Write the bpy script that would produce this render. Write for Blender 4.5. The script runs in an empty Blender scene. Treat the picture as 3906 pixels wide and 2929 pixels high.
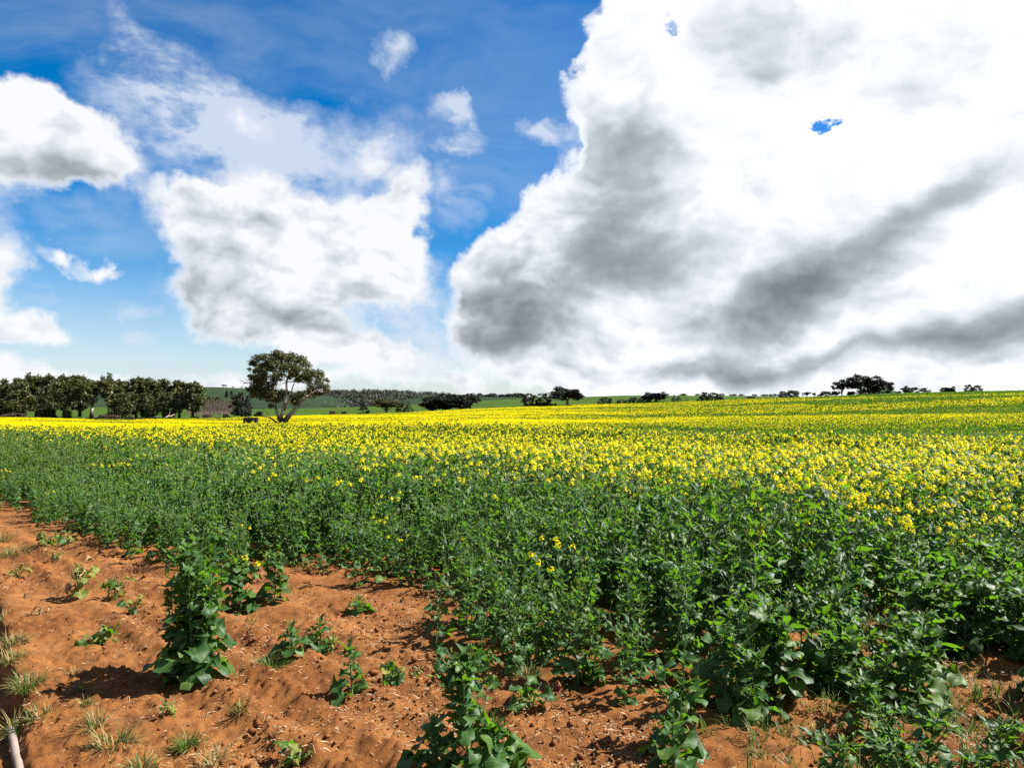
import bpy, math, random
import numpy as np
from mathutils import Vector, Matrix, Euler

# ------------------------------------------------------------------ camera, sky, sun, exposure
S = bpy.context.scene
C = S.collection
EYE = 1.9
cam_d = bpy.data.cameras.new('camera'); cam = bpy.data.objects.new('camera', cam_d); C.objects.link(cam)
cam_d.sensor_width = 36.0; cam_d.lens = 36.0 * 720 / 1024; cam_d.clip_start = 0.05; cam_d.clip_end = 20000
cam.location = (0, 0, EYE); cam.rotation_euler = (math.radians(90 + 1.9), 0, 0)
S.camera = cam
S.view_settings.view_transform = 'Standard'; S.view_settings.look = 'None'
S.view_settings.exposure = 1.75; S.view_settings.gamma = 1.0; S.view_settings.use_curve_mapping = False
S.render.engine = 'CYCLES'
cy = S.cycles
cy.max_bounces = 6; cy.diffuse_bounces = 1; cy.glossy_bounces = 2; cy.transmission_bounces = 3; cy.transparent_max_bounces = 4
cy.caustics_reflective = False; cy.caustics_refractive = False; cy.use_denoising = False
cy.sample_clamp_indirect = 4.0

SUN_AZ, SUN_EL = 80.0, 48.0         # degrees clockwise from the view direction, above the horizon
saz, sel = math.radians(SUN_AZ), math.radians(SUN_EL)
SUN = Vector((math.sin(saz) * math.cos(sel), math.cos(saz) * math.cos(sel), math.sin(sel)))
sun_d = bpy.data.lights.new('sun', 'SUN'); sun = bpy.data.objects.new('sun', sun_d); C.objects.link(sun)
sun_d.energy = 5.0; sun_d.angle = math.radians(0.5); sun_d.color = (1.0, 0.955, 0.88)
sun.rotation_euler = (-SUN).to_track_quat('-Z', 'Y').to_euler(); sun.location = (30, 0, 60)

W = bpy.data.worlds.new('World'); S.world = W; W.use_nodes = True


class NT:
    """small helper that writes shader nodes"""
    def __init__(s, tree):
        s.t = tree; s.n = tree.nodes; s.l = tree.links
    def node(s, kind, **kw):
        n = s.n.new(kind)
        for k, v in kw.items(): setattr(n, k, v)
        return n
    def put(s, sock, v):
        if isinstance(v, bpy.types.NodeSocket): s.l.new(v, sock)
        elif v is not None: sock.default_value = v
    def math(s, op, a, b=None, c=None, clamp=False):
        n = s.node('ShaderNodeMath', operation=op, use_clamp=clamp)
        s.put(n.inputs[0], a); s.put(n.inputs[1], b)
        if c is not None: s.put(n.inputs[2], c)
        return n.outputs[0]
    def vec(s, op, a, b=None, scale=None):
        n = s.node('ShaderNodeVectorMath', operation=op)
        s.put(n.inputs[0], a); s.put(n.inputs[1], b)
        if scale is not None: s.put(n.inputs['Scale'], scale)
        return n.outputs['Value'] if op in ('DOT_PRODUCT', 'LENGTH', 'DISTANCE') else n.outputs[0]
    def ramp(s, v, lo, hi, a=0.0, b=1.0, smooth=True):
        n = s.node('ShaderNodeMapRange', interpolation_type='SMOOTHSTEP' if smooth else 'LINEAR')
        s.put(n.inputs[0], v)
        for i, q in zip((1, 2, 3, 4), (lo, hi, a, b)): s.put(n.inputs[i], q)
        return n.outputs[0]
    def mix(s, f, a, b, blend='MIX'):
        n = s.node('ShaderNodeMix', data_type='RGBA', blend_type=blend)
        s.put(n.inputs[0], f); s.put(n.inputs[6], a); s.put(n.inputs[7], b)
        return n.outputs[2]
    def noise(s, v, scale, detail=4.0, rough=0.5, color=False, dist=0.0, lac=2.0):
        n = s.node('ShaderNodeTexNoise'); s.put(n.inputs['Vector'], v)
        n.inputs['Scale'].default_value = scale; n.inputs['Detail'].default_value = detail
        n.inputs['Roughness'].default_value = rough; n.inputs['Distortion'].default_value = dist
        n.inputs['Lacunarity'].default_value = lac
        return n.outputs['Color'] if color else n.outputs['Fac']


def rgb(r, g, b): return (r, g, b, 1.0)


# ------------------------------------------------------------------ sky: clear blue behind broken cumulus, as (azimuth, elevation, half width, half height, tilt, weight)
CLOUDS = [(-34.93,17.83,0.1054,0.0627,0,1), (-31.58,17.2,0.089,0.0497,-25,0.95), (-38.25,16.32,0.126,0.0824,0,1), (-24.42,13.18,0.077,0.0485,0,1), (-20.97,14.8,0.0987,0.0493,0,0.95), (-18.02,11.07,0.138,0.09,0,1.1), (-11.84,13.45,0.0796,0.0643,0,1), (-9.71,10.41,0.0748,0.0561,0,1.1), (-8.27,16.15,0.0403,0.0703,-8,1.15), (-11.49,19.11,0.0369,0.0476,-20,0.62), (-22.24,9.13,0.0676,0.0529,0,1), (-19.35,6.58,0.0904,0.0331,0,0.95), (-14.98,9.17,0.1104,0.0552,0,0.9), (-20.65,20.16,0.0339,0.0254,0,0.55), (-35.78,8.31,0.0413,0.0774,0,1), (-33.29,5.34,0.045,0.0225,0,1), (-32.58,10.2,0.0309,0.0181,-35,0.9), (-30.31,9.46,0.0219,0.0142,-20,0.8), (-13.07,4.12,0.075,0.0437,0,1.05), (-8.27,3.28,0.0953,0.0349,0,0.8), (-23.8,2.29,0.1058,0.0212,0,0.75), (-30.5,2.06,0.1052,0.0188,0,0.7), (-34.68,2.57,0.0581,0.0264,0,0.85), (-16.34,1.59,0.2344,0.0148,0,0.6), (-3.53,1.84,0.0385,0.0257,0,0.85), (-16,4.77,0.0493,0.0308,0,0.7), (11.41,27.33,0.0728,0.0672,0,1.1), (10.71,22.64,0.0875,0.0758,0,1.2), (16.27,24.26,0.1463,0.1463,0,1.3), (7.83,18,0.1,0.0788,20,1.2), (4.19,15.25,0.0866,0.0588,20,1.1), (-0.96,11.8,0.0724,0.0472,0,1.1), (-1.69,8.41,0.0636,0.089,0,1.2), (1.62,6.6,0.1149,0.0702,0,1.2), (8.92,10.09,0.1876,0.1501,0,1.3), (20.9,16.08,0.2655,0.2482,0,1.5), (31.26,20.49,0.2162,0.2162,0,1.4), (29.89,8.87,0.2534,0.1818,0,1.4), (17.62,6.29,0.2558,0.0975,0,1.3), (17.62,2.46,0.3061,0.0551,0,1.1), (31.26,2.52,0.2306,0.0494,0,1.1), (5.29,2.75,0.1599,0.0288,0,0.9), (41.87,12.94,0.2333,0.28,0,1.3), (40.83,2.23,0.1945,0.0778,0,1.1)]
GAPS = [(25.11,20.44,0.0382,0.03,20,0.62), (23.18,19.77,0.0245,0.0178,0,0.62), (13.17,26.75,0.0307,0.0447,-20,0.62), (8.2,24.92,0.0231,0.0231,0,0.35), (4.92,20.38,0.024,0.036,20,0.3)]
VEILS = [(-23.8,20.04,0.105,0.0553,0,1), (-20.65,20.76,0.0506,0.0394,0,0.8), (-27.4,24.28,0.0312,0.0781,10,0.75), (-21.29,17.93,0.0855,0.0513,0,0.75), (-26.52,21.37,0.0804,0.0589,0,0.6), (-29.11,15.69,0.0487,0.0325,0,0.5), (-16,18.78,0.0819,0.0527,0,0.5), (-11.13,20.42,0.065,0.0532,0,0.7), (-16.68,16.47,0.0945,0.0354,0,0.6), (-28.4,7.25,0.0337,0.0157,0,0.7), (-27.83,5.59,0.0311,0.0136,0,0.8), (-31.85,12.62,0.064,0.0267,0,0.35), (-10.06,26.8,0.0226,0.0226,0,1), (-3.35,22.4,0.0415,0.0154,-45,1), (2.91,21.61,0.0299,0.0143,0,1.1), (-3.9,20.41,0.0301,0.0144,-10,1), (-5.91,23.35,0.0264,0.0176,0,0.6), (-4.63,17.1,0.049,0.0429,30,0.7), (-5.36,21.65,0.0357,0.0238,0,0.5), (-9.35,7.95,0.1257,0.0754,0,0.7), (-6.09,5.12,0.0764,0.0509,0,0.6), (-25.92,8.55,0.0343,0.0457,0,0.4), (4.92,19.41,0.0363,0.0544,0,0.6), (-25.92,2.98,0.1733,0.0347,0,0.8), (-33.16,7.36,0.048,0.032,0,0.5), (13.52,27.99,0.0331,0.0442,0,0.7)]
SHADED = [(9.63,19.22,0.0838,0.0658,50,0.5), (8.2,14.28,0.0925,0.1234,-25,0.95), (10.71,11.43,0.0929,0.0557,0,0.7), (-1.69,8.77,0.0667,0.0762,0,0.8), (2.36,8.41,0.0953,0.0699,0,0.7), (-0.22,5.33,0.0896,0.032,0,0.95), (4.56,6.94,0.0891,0.0445,0,0.6), (24.05,10.32,0.1502,0.0607,30,1), (19.28,7.95,0.1082,0.0451,12,0.9), (31.26,14.78,0.101,0.0234,25,0.6), (29.05,13.28,0.0821,0.0328,30,0.6), (18.29,3.32,0.1463,0.0268,5,1), (13.17,2.58,0.0938,0.0225,0,0.9), (30.72,4.9,0.1267,0.0308,4,1), (34.38,5.76,0.0739,0.0422,15,0.9), (25.57,4.58,0.0694,0.015,5,0.3), (20.58,26.27,0.0918,0.0432,0,0.4), (18.95,23.65,0.0613,0.0501,0,0.4), (32.06,23.29,0.0551,0.03,0,0.25), (28.49,21.58,0.0578,0.0315,0,0.15), (16.27,11.85,0.0544,0.0362,0,0.3), (14.22,6.75,0.0928,0.0309,0,0.42), (4.56,3.48,0.0768,0.0102,0,0.3), (32.85,2.78,0.0701,0.0162,0,0.35), (-22.24,5.95,0.0829,0.0272,-5,0.62), (-20.97,9.54,0.0474,0.0533,0,0.5), (-24.42,8.98,0.0405,0.052,0,0.5), (-19.35,13.97,0.1119,0.0294,0,0.3), (-16.68,6.85,0.0856,0.0245,0,0.5), (-13.24,11.33,0.0368,0.0368,0,0.22), (-35.17,14.87,0.0762,0.0305,-10,0.55), (-31.31,15.59,0.0635,0.0243,-25,0.42), (-32.37,17.77,0.0465,0.0207,-10,0.2), (-33.92,4.48,0.0479,0.0117,0,0.38), (-35.42,5.69,0.0261,0.0417,0,0.32), (-9.35,8.12,0.0691,0.0214,0,0.28), (-7.55,2.01,0.0828,0.0191,0,0.25), (-24.42,1.51,0.1405,0.0117,0,0.3), (-27.4,13.17,0.0222,0.0334,0,0.2)]
def build_sky():
    k = NT(W.node_tree); k.n.clear()
    d = k.node('ShaderNodeTexCoord').outputs['Generated']
    sep = k.node('ShaderNodeSeparateXYZ'); k.put(sep.inputs[0], d)
    X, Y, Z = sep.outputs
    half = (0.5, 0.5, 0.5)
    warp1 = k.vec('SUBTRACT', k.noise(d, 5.0, 3, 0.5, color=True), half)
    warp2 = k.vec('SUBTRACT', k.noise(d, 20.0, 4, 0.6, color=True), half)
    warp3 = k.vec('SUBTRACT', k.noise(d, 70.0, 3, 0.6, color=True), half)
    q = k.vec('ADD', d, k.vec('SCALE', warp1, None, 0.10))
    q = k.vec('ADD', q, k.vec('SCALE', warp2, None, 0.050))
    q = k.vec('ADD', q, k.vec('SCALE', warp3, None, 0.016))
    qs = k.vec('ADD', d, k.vec('SCALE', warp1, None, 0.13))
    qs = k.vec('ADD', qs, k.vec('SCALE', warp2, None, 0.020))

    def field(lst, v, grow=1.12, kind='SPHERICAL'):
        tot = None
        for az, el, ra, rb, tilt, w in lst:
            a, e = math.radians(az), math.radians(el)
            c = Vector((math.sin(a) * math.cos(e), math.cos(a) * math.cos(e), math.sin(e)))
            right = Vector((math.cos(a), -math.sin(a), 0)); up = right.cross(c)
            r = math.radians(tilt)
            e1 = right * math.cos(r) + up * math.sin(r); e2 = up * math.cos(r) - right * math.sin(r)
            m = Matrix((e1, c, e2)).transposed()
            mp = k.node('ShaderNodeMapping', vector_type='TEXTURE')
            k.put(mp.inputs['Vector'], v); mp.inputs['Location'].default_value = c
            mp.inputs['Rotation'].default_value = m.to_euler('XYZ'); mp.inputs['Scale'].default_value = (ra * grow, 0.5, rb * grow)
            g = k.node('ShaderNodeTexGradient', gradient_type=kind); k.put(g.inputs[0], mp.outputs[0])
            tot = k.math('MULTIPLY', g.outputs['Fac'], w) if tot is None else k.math('MULTIPLY_ADD', g.outputs['Fac'], w, tot)
        return tot

    def puffs(v, scale):                  # rounded heaps on heaps
        n = k.node('ShaderNodeTexVoronoi', voronoi_dimensions='3D', feature='F1'); n.normalize = True
        k.put(n.inputs['Vector'], v); n.inputs['Scale'].default_value = scale; n.inputs['Detail'].default_value = 2.0
        n.inputs['Roughness'].default_value = 0.55; n.inputs['Lacunarity'].default_value = 2.3
        return k.math('SUBTRACT', 1.0, n.outputs['Distance'])

    # detail coordinates, flattened a little towards the horizon
    lay = k.math('ADD', Z, 0.9)
    cmb = k.node('ShaderNodeCombineXYZ')
    k.put(cmb.inputs[0], k.math('DIVIDE', X, lay)); k.put(cmb.inputs[1], k.math('DIVIDE', Y, lay)); k.put(cmb.inputs[2], k.math('MULTIPLY', Z, 1.15))
    p = k.vec('ADD', cmb.outputs[0], k.vec('SCALE', warp1, None, 0.10))
    pw = k.vec('ADD', p, k.vec('SCALE', warp2, None, 0.03))
    pf = puffs(pw, 9.0); pf2 = puffs(k.vec('ADD', pw, (0.020, 0.004, 0.026)), 9.0)     # the same heaps a little towards the sun
    n1 = k.noise(p, 7.0, 9, 0.60)
    nf = k.noise(p, 26.0, 6, 0.66)
    nb = k.noise(p, 3.4, 4, 0.5)

    rightness = k.ramp(X, -0.15, 0.25)
    dens = k.math('MINIMUM', field(CLOUDS, q), 1.0)
    away = k.ramp(Y, 0.62, 0.30)          # out of the photograph's field of view: broken cloud of the same kind
    dens = k.math('ADD', dens, k.math('MULTIPLY', away, k.ramp(k.noise(d, 2.3, 6, 0.55), 0.46, 0.66, 0, 0.8)))
    gap = field(GAPS, q, 1.25)
    dens = k.math('SUBTRACT', dens, k.math('MULTIPLY', gap, k.math('MULTIPLY_ADD', nf, 5.0, -1.45)))
    cover = k.math('ADD', dens, k.math('MULTIPLY', k.math('SUBTRACT', pf, 0.62), 0.62))
    cover = k.math('ADD', cover, k.math('MULTIPLY', k.math('SUBTRACT', n1, 0.5), 0.42))
    cover = k.math('ADD', cover, k.math('MULTIPLY', k.math('SUBTRACT', nf, 0.5), 0.26))
    alpha = k.math('MULTIPLY_ADD', rightness, k.math('SUBTRACT', k.ramp(cover, 0.22, 0.48), k.ramp(cover, 0.20, 0.72)), k.ramp(cover, 0.20, 0.72))
    thick = k.ramp(cover, 0.34, 0.95)
    relief = k.math('MULTIPLY', k.math('SUBTRACT', pf, pf2), 2.4)
    rel2 = k.math('SUBTRACT', k.noise(p, 11.0, 6, 0.6), k.noise(k.vec('ADD', p, (0.016, 0.004, 0.020)), 11.0, 6, 0.6))
    relief = k.math('ADD', relief, k.math('MULTIPLY', rel2, 1.3))
    rightness = k.ramp(X, -0.15, 0.25)
    dark = field(SHADED, qs, 1.50, 'QUADRATIC_SPHERE')
    dark = k.math('SUBTRACT', 1.0, k.math('POWER', 2.718, k.math('MULTIPLY', dark, -1.05)))
    shade = k.math('MULTIPLY', dark, k.math('MULTIPLY_ADD', n1, 1.3, 0.42))
    shade = k.math('ADD', shade, k.math('MULTIPLY', k.math('SUBTRACT', nb, 0.46), 0.30))
    shade = k.math('SUBTRACT', shade, k.math('MULTIPLY', relief, k.math('MULTIPLY_ADD', rightness, -0.22, 0.62)))
    shade = k.math('MULTIPLY', k.math('MAXIMUM', shade, 0.0), thick)
    shade = k.math('MULTIPLY', shade, k.math('MULTIPLY_ADD', rightness, -0.12, 1.12))
    white = k.mix(rightness, rgb(0.96, 0.975, 1.0), rgb(1.10, 1.115, 1.12))
    cr = k.node('ShaderNodeValToRGB'); k.put(cr.inputs[0], shade)
    e = cr.color_ramp.elements
    e[0].position = 0.0; e[0].color = rgb(1, 1, 1); e[1].position = 1.0; e[1].color = rgb(0.185, 0.22, 0.255)
    for pos, c in ((0.20, rgb(0.76, 0.79, 0.83)), (0.5, rgb(0.44, 0.48, 0.52)), (0.78, rgb(0.285, 0.325, 0.365))):
        x = e.new(pos); x.color = c
    grey = k.vec('MULTIPLY', cr.outputs[0], white)
    # the clear sky
    st = k.node('ShaderNodeTexSky', sky_type='NISHITA', sun_disc=False)
    st.sun_elevation = sel; st.sun_rotation = saz; st.air_density = 1.0; st.dust_density = 0.4; st.ozone_density = 3.0
    hs = k.node('ShaderNodeHueSaturation'); hs.inputs['Saturation'].default_value = 1.56; hs.inputs['Value'].default_value = 0.84; hs.inputs['Hue'].default_value = 0.503
    k.put(hs.inputs['Color'], st.outputs[0])
    # thin high veil: faint streaks, soft patches about the cumulus, paler low down
    vn = k.noise(k.vec('MULTIPLY', p, (1.0, 2.2, 1.6)), 2.2, 8, 0.62, dist=0.5)
    veil = k.math('MULTIPLY', k.ramp(vn, 0.40, 0.82, 0.0, 0.5), k.ramp(X, 0.25, -0.45, 0.40, 1.0))
    soft = k.math('MULTIPLY', field(VEILS, q, 1.35), k.ramp(k.math('ADD', k.math('MULTIPLY', n1, 0.65), k.math('MULTIPLY', nf, 0.45)), 0.36, 0.68, 0.15, 1.25))
    soft = k.ramp(soft, 0.03, 0.85, 0.0, 0.88, smooth=False)
    veil = k.math('MAXIMUM', k.math('MAXIMUM', veil, soft), k.ramp(Z, 0.22, 0.01, 0.0, 0.55))
    unit = 1.0 / 0.1 / SKY_GAIN
    base = k.mix(veil, hs.outputs[0], (0.70 * unit, 0.785 * unit, 0.92 * unit, 1.0))
    col = k.mix(alpha, base, k.vec('SCALE', grey, None, unit))
    bg = k.node('ShaderNodeBackground'); k.put(bg.inputs['Color'], col); bg.inputs['Strength'].default_value = SKY_STRENGTH
    out = k.node('ShaderNodeOutputWorld'); k.put(out.inputs[0], bg.outputs[0])
    W.cycles.sampling_method = 'MANUAL'; W.cycles.sample_map_resolution = 512
SKY_STRENGTH = 0.052
SKY_GAIN = SKY_STRENGTH / 0.1 * 2 ** S.view_settings.exposure
build_sky()


# ------------------------------------------------------------------ numeric noise
def _hash(ix, iy, seed):
    h = (ix.astype(np.int64) * 374761393 + iy.astype(np.int64) * 668265263 + seed * 974634777) & 0x7fffffff
    h = ((h ^ (h >> 13)) * 1274126177) & 0x7fffffff
    return ((h ^ (h >> 16)) & 0xffff) / 65535.0
def vnoise(x, y, seed=0):
    x = np.asarray(x, float); y = np.asarray(y, float)
    ix = np.floor(x); iy = np.floor(y); fx = x - ix; fy = y - iy
    fx = fx * fx * (3 - 2 * fx); fy = fy * fy * (3 - 2 * fy)
    a = _hash(ix, iy, seed); b = _hash(ix + 1, iy, seed); c = _hash(ix, iy + 1, seed); d = _hash(ix + 1, iy + 1, seed)
    return (a + (b - a) * fx) * (1 - fy) + (c + (d - c) * fx) * fy
def fbm(x, y, seed=0, octv=4, gain=0.5):
    r = 0; amp = 1; tot = 0; x = np.asarray(x, float); y = np.asarray(y, float)
    for k in range(octv):
        r = r + amp * vnoise(x * 2**k + 17.3 * k, y * 2**k - 9.1 * k, seed + k); tot += amp; amp *= gain
    return r / tot
def sstep(a, b, x):
    q = np.clip((np.asarray(x, float) - a) / (b - a), 0, 1)
    return q * q * (3 - 2 * q)

# ------------------------------------------------------------------ the lie of the land
# ground height by bearing (tangent) and distance
_D = np.array([0.5, 15, 30, 45, 70, 100, 140, 200, 280, 400, 700, 1000, 1500.0])
_U = (np.array([-150, 0, 128, 275, 384, 512, 640, 768, 896, 1024, 1174]) - 512) / 720.0
_Z = np.array([
    [0, 0, -.12, -.35, -.80, -1.2, -1.8, -2.5, -3.2, -1.6, -1.2, 2, 8],
    [0, 0, -.12, -.35, -.80, -1.2, -1.7, -2.2, -2.4, -1.5, -1.0, 3, 9],
    [0, 0, -.15, -.43, -.85, -1.3, -1.95, -2.85, -2.5, -1.4, -0.5, 3, 9],
    [0, 0, -.15, -.45, -.95, -1.4, -2.1, -2.45, -2.1, -0.6, 0.9, -2, -4],
    [0, 0, -.15, -.43, -.85, -1.25, -1.6, -1.55, -1.4, 0.5, 3.9, -4, -6],
    [0, 0, -.06, -.43, -.72, -.85, -.80, -.30, .85, 4.0, 10.4, 5, 3],
    [0, 0, -.33, -.62, -.75, -.80, -.58, .45, 2.9, 7.0, 14.0, 10, 8],
    [0, 0, -.45, -.72, -.72, -.20, .75, 2.9, 5.0, 8.5, 13.0, 12, 10],
    [0, 0, -.50, -.74, -.48, .30, 2.1, 5.1, 5.9, 6.0, 8.0, 9, 9],
    [0, 0, -.60, -.74, -.30, .95, 3.3, 5.87, 6.1, 5.4, 6.0, 7, 8],
    [0, 0, -.60, -.74, -.20, 1.2, 3.9, 6.4, 6.8, 6.0, 6.0, 7, 8]], float)
_gu = np.linspace(_U[0], _U[-1], 160); _gl = np.linspace(math.log(0.5), math.log(1500), 420)
_tmp = np.array([np.interp(_gl, np.log(_D), r) for r in _Z])
_T = np.array([np.interp(_gu, _U, _tmp[:, j]) for j in range(len(_gl))]).T
for _k in range(14):
    p = np.pad(_T, 1, mode='edge')
    _T = (p[:-2, 1:-1] + p[2:, 1:-1] + p[1:-1, :-2] + p[1:-1, 2:] + 2 * p[1:-1, 1:-1]) / 6
def step_line(x, y):                  # signed distance to the top edge of the low bank by the track (positive: field side)
    return (x + 4.05) * 0.788 + (y - 5.75) * 0.615 + 0.06 * (fbm(np.asarray(x) * 2.1, np.asarray(y) * 2.1, 5, 3) - 0.5)
def macro(x, y):
    x = np.asarray(x, float); y = np.asarray(y, float)
    yy = np.maximum(y, 0.6)
    u = np.clip(x / yy, _U[0], _U[-1]); l = np.clip(np.log(yy), _gl[0], _gl[-1])
    iu = (u - _gu[0]) / (_gu[1] - _gu[0]); il = (l - _gl[0]) / (_gl[1] - _gl[0])
    i = np.clip(iu.astype(int), 0, len(_gu) - 2); j = np.clip(il.astype(int), 0, len(_gl) - 2)
    fu = iu - i; fl = il - j
    z = (_T[i, j] * (1 - fu) + _T[i + 1, j] * fu) * (1 - fl) + (_T[i, j + 1] * (1 - fu) + _T[i + 1, j + 1] * fu) * fl
    s = (x + y) * 0.70710678
    z = z + 0.34 * np.exp(-((s - 19.8) / 1.3)**2) * sstep(-40, -8, x)
    z = z - 0.45 * np.exp(-((s - 26.5) / 4.5)**2) * sstep(-10, 6, x)     # contour bank across the field
    return z
def bank_drop(y): return 0.10 + 0.20 * sstep(4.25, 5.1, y)
def near_detail(x, y):
    s = (x + y) * 0.70710678; t = (y - x) * 0.70710678
    w = s + 0.10 * (fbm(x * 1.1, y * 1.1, 3, 2) - 0.5)
    m = sstep(0.3, 0.7, fbm(s * 0.9, t * 0.35, 11, 3))
    z = 0.030 * (np.cos(w * 2 * math.pi / 0.66) * m) + 0.014 * np.cos(w * 2 * math.pi / 0.31 + 1.0) * (1 - m)
    wig = s + .10 * (fbm(t * .6, t * 0, 17, 2) - .5)
    for s0, dep, wd_ in ((1.52, .045, .10), (1.86, .075, .13), (2.22, .05, .09), (2.62, .065, .12), (3.02, .04, .08)):      # old wheel ruts with thrown-up shoulders
        e = (wig - s0) / wd_; k = sstep(.18, .55, fbm(t * .7 + s0 * 9, s0 + t * 0, 13, 2)) * sstep(-1.5, 2.5, t)
        z = z + .55 * dep * k * (.55 * np.exp(-((np.abs(e) - 1.7) / .7)**2) - np.exp(-e * e))
    z = z + 0.04 * (fbm(x * 1.7, y * 1.7, 21, 3) - 0.5)
    rough = sstep(0.35, 0.65, fbm(x * 1.3, y * 1.3, 41, 3))
    z = z + 0.020 * (fbm(x * 6, y * 6, 31, 3) - 0.5) * rough
    c = fbm(x * 19, y * 19, 51, 3)
    z = z + 0.034 * np.maximum(c - 0.52, 0) * 4 * (.25 + .75 * rough)
    z = z + (0.012 + .014 * rough) * (fbm(x * 38, y * 38, 71, 2) - 0.5)
    return z
def gz(x, y):
    x = np.asarray(x, float); y = np.asarray(y, float)
    q = step_line(x, y)
    low = 1 - sstep(-0.02, 0.07, q)
    fade = sstep(16.5, 11, np.hypot(x, y))
    d = near_detail(x, y)
    z = macro(x, y) + fade * d * (1 - 0.75 * low) + 0.03 * np.exp(-((q - 0.13) / 0.09)**2) * sstep(4.0, 4.6, y)
    return z - bank_drop(y) * low
def gz1(x, y): return float(gz(np.array([x]), np.array([y]))[0])

# ------------------------------------------------------------------ object helpers
def make_mesh(name, v, f, mat=None, uv=None, smooth=False, mats=None, mi=None, attr=None):
    me = bpy.data.meshes.new(name)
    v = np.asarray(v, np.float32).reshape(-1, 3)
    if isinstance(f, np.ndarray):
        k = f.shape[1]; nf = f.shape[0]
        me.vertices.add(len(v)); me.vertices.foreach_set('co', v.ravel())
        me.loops.add(nf * k); me.loops.foreach_set('vertex_index', f.astype(np.int32).ravel())
        me.polygons.add(nf); me.polygons.foreach_set('loop_start', np.arange(0, nf * k, k, dtype=np.int32))
        try: me.polygons.foreach_set('loop_total', np.full(nf, k, np.int32))
        except Exception: pass
    else:
        me.from_pydata([tuple(p) for p in v.tolist()], [], f)
    if uv is not None:
        l = me.uv_layers.new(name='UVMap')
        idx = np.empty(len(me.loops), np.int32); me.loops.foreach_get('vertex_index', idx)
        l.data.foreach_set('uv', np.asarray(uv, np.float32)[idx].ravel())
    if attr is not None:
        for k, a in attr.items():
            at = me.attributes.new(k, 'FLOAT', 'POINT'); at.data.foreach_set('value', np.asarray(a, np.float32))
    for m in (mats or ([mat] if mat else [])): me.materials.append(m)
    if mi is not None: me.polygons.foreach_set('material_index', np.asarray(mi, np.int32))
    if smooth: me.polygons.foreach_set('use_smooth', np.ones(len(me.polygons), bool))
    me.update(calc_edges=True); me.validate()
    return me
def obj(name, me, parent=None, loc=None, mw=None):
    o = bpy.data.objects.new(name, me); C.objects.link(o)
    if parent is not None: o.parent = parent
    if mw is not None: o.matrix_local = mw
    elif loc is not None: o.location = loc
    return o
def tag(o, label=None, cat=None, group=None, kind=None):
    if label: o['label'] = label
    if cat: o['category'] = cat
    if group: o['group'] = group
    if kind: o['kind'] = kind
    return o
def thing(name, label, cat, loc, rz=0.0, sc=1.0, group=None):
    o = bpy.data.objects.new(name, None); C.objects.link(o); o.empty_display_size = 0.1
    o.location = loc; o.rotation_euler = (0, 0, rz); o.scale = (sc, sc, sc)
    return tag(o, label, cat, group)

class MB:
    """collects vertices, quads/triangles, uv, material numbers and one tint per vertex"""
    def __init__(s): s.v = []; s.f = []; s.uv = []; s.mi = []; s.tn = []; s.n = 0
    def add(s, v, f, uv=None, mi=0, tint=0.5):
        v = np.asarray(v, float); s.v.append(v)
        s.uv.append(np.zeros((len(v), 2)) if uv is None else np.asarray(uv, float))
        s.tn.append(np.full(len(v), tint) if np.isscalar(tint) else np.asarray(tint))
        for q in f: s.f.append([i + s.n for i in q]); s.mi.append(mi)
        s.n += len(v)
    def add_t(s, v, f, uv, mi, tint):               # f: array of quads
        s.add(v, f.tolist() if isinstance(f, np.ndarray) else f, uv, mi, tint)
    def mesh(s, name, mats, smooth=False):
        return make_mesh(name, np.concatenate(s.v) if s.v else np.zeros((0, 3)), s.f, mats=mats,
                         uv=np.concatenate(s.uv) if s.v else None, mi=s.mi, smooth=smooth,
                         attr={'tint': np.concatenate(s.tn) if s.v else np.zeros(0)})
    def tube(s, pts, rad, k=5, mi=0, tint=0.5, cap=True):
        pts = [Vector(p) for p in pts]; n = len(pts); rings = []; vv = []
        prev = None
        for i, p in enumerate(pts):
            d = (pts[min(i + 1, n - 1)] - pts[max(i - 1, 0)])
            if d.length < 1e-9: d = Vector((0, 0, 1))
            d.normalize()
            a = prev if prev is not None else (Vector((1, 0, 0)) if abs(d.x) < 0.8 else Vector((0, 1, 0)))
            a = (a - d * a.dot(d));
            a = a.normalized() if a.length > 1e-6 else d.orthogonal().normalized()
            prev = a; b = d.cross(a)
            r = rad[i] if hasattr(rad, '__len__') else rad
            for j in range(k):
                g = 2 * math.pi * j / k
                vv.append(p + (a * math.cos(g) + b * math.sin(g)) * r)
        f = []
        for i in range(n - 1):
            for j in range(k):
                f.append([i * k + j, i * k + (j + 1) % k, (i + 1) * k + (j + 1) % k, (i + 1) * k + j])
        if cap: f.append(list(range((n - 1) * k, n * k))); f.append(list(range(k - 1, -1, -1)))
        uv = [[i / max(n - 1, 1), j / k] for i in range(n) for j in range(k)]
        s.add([tuple(p) for p in vv], f, uv, mi, tint)

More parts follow.
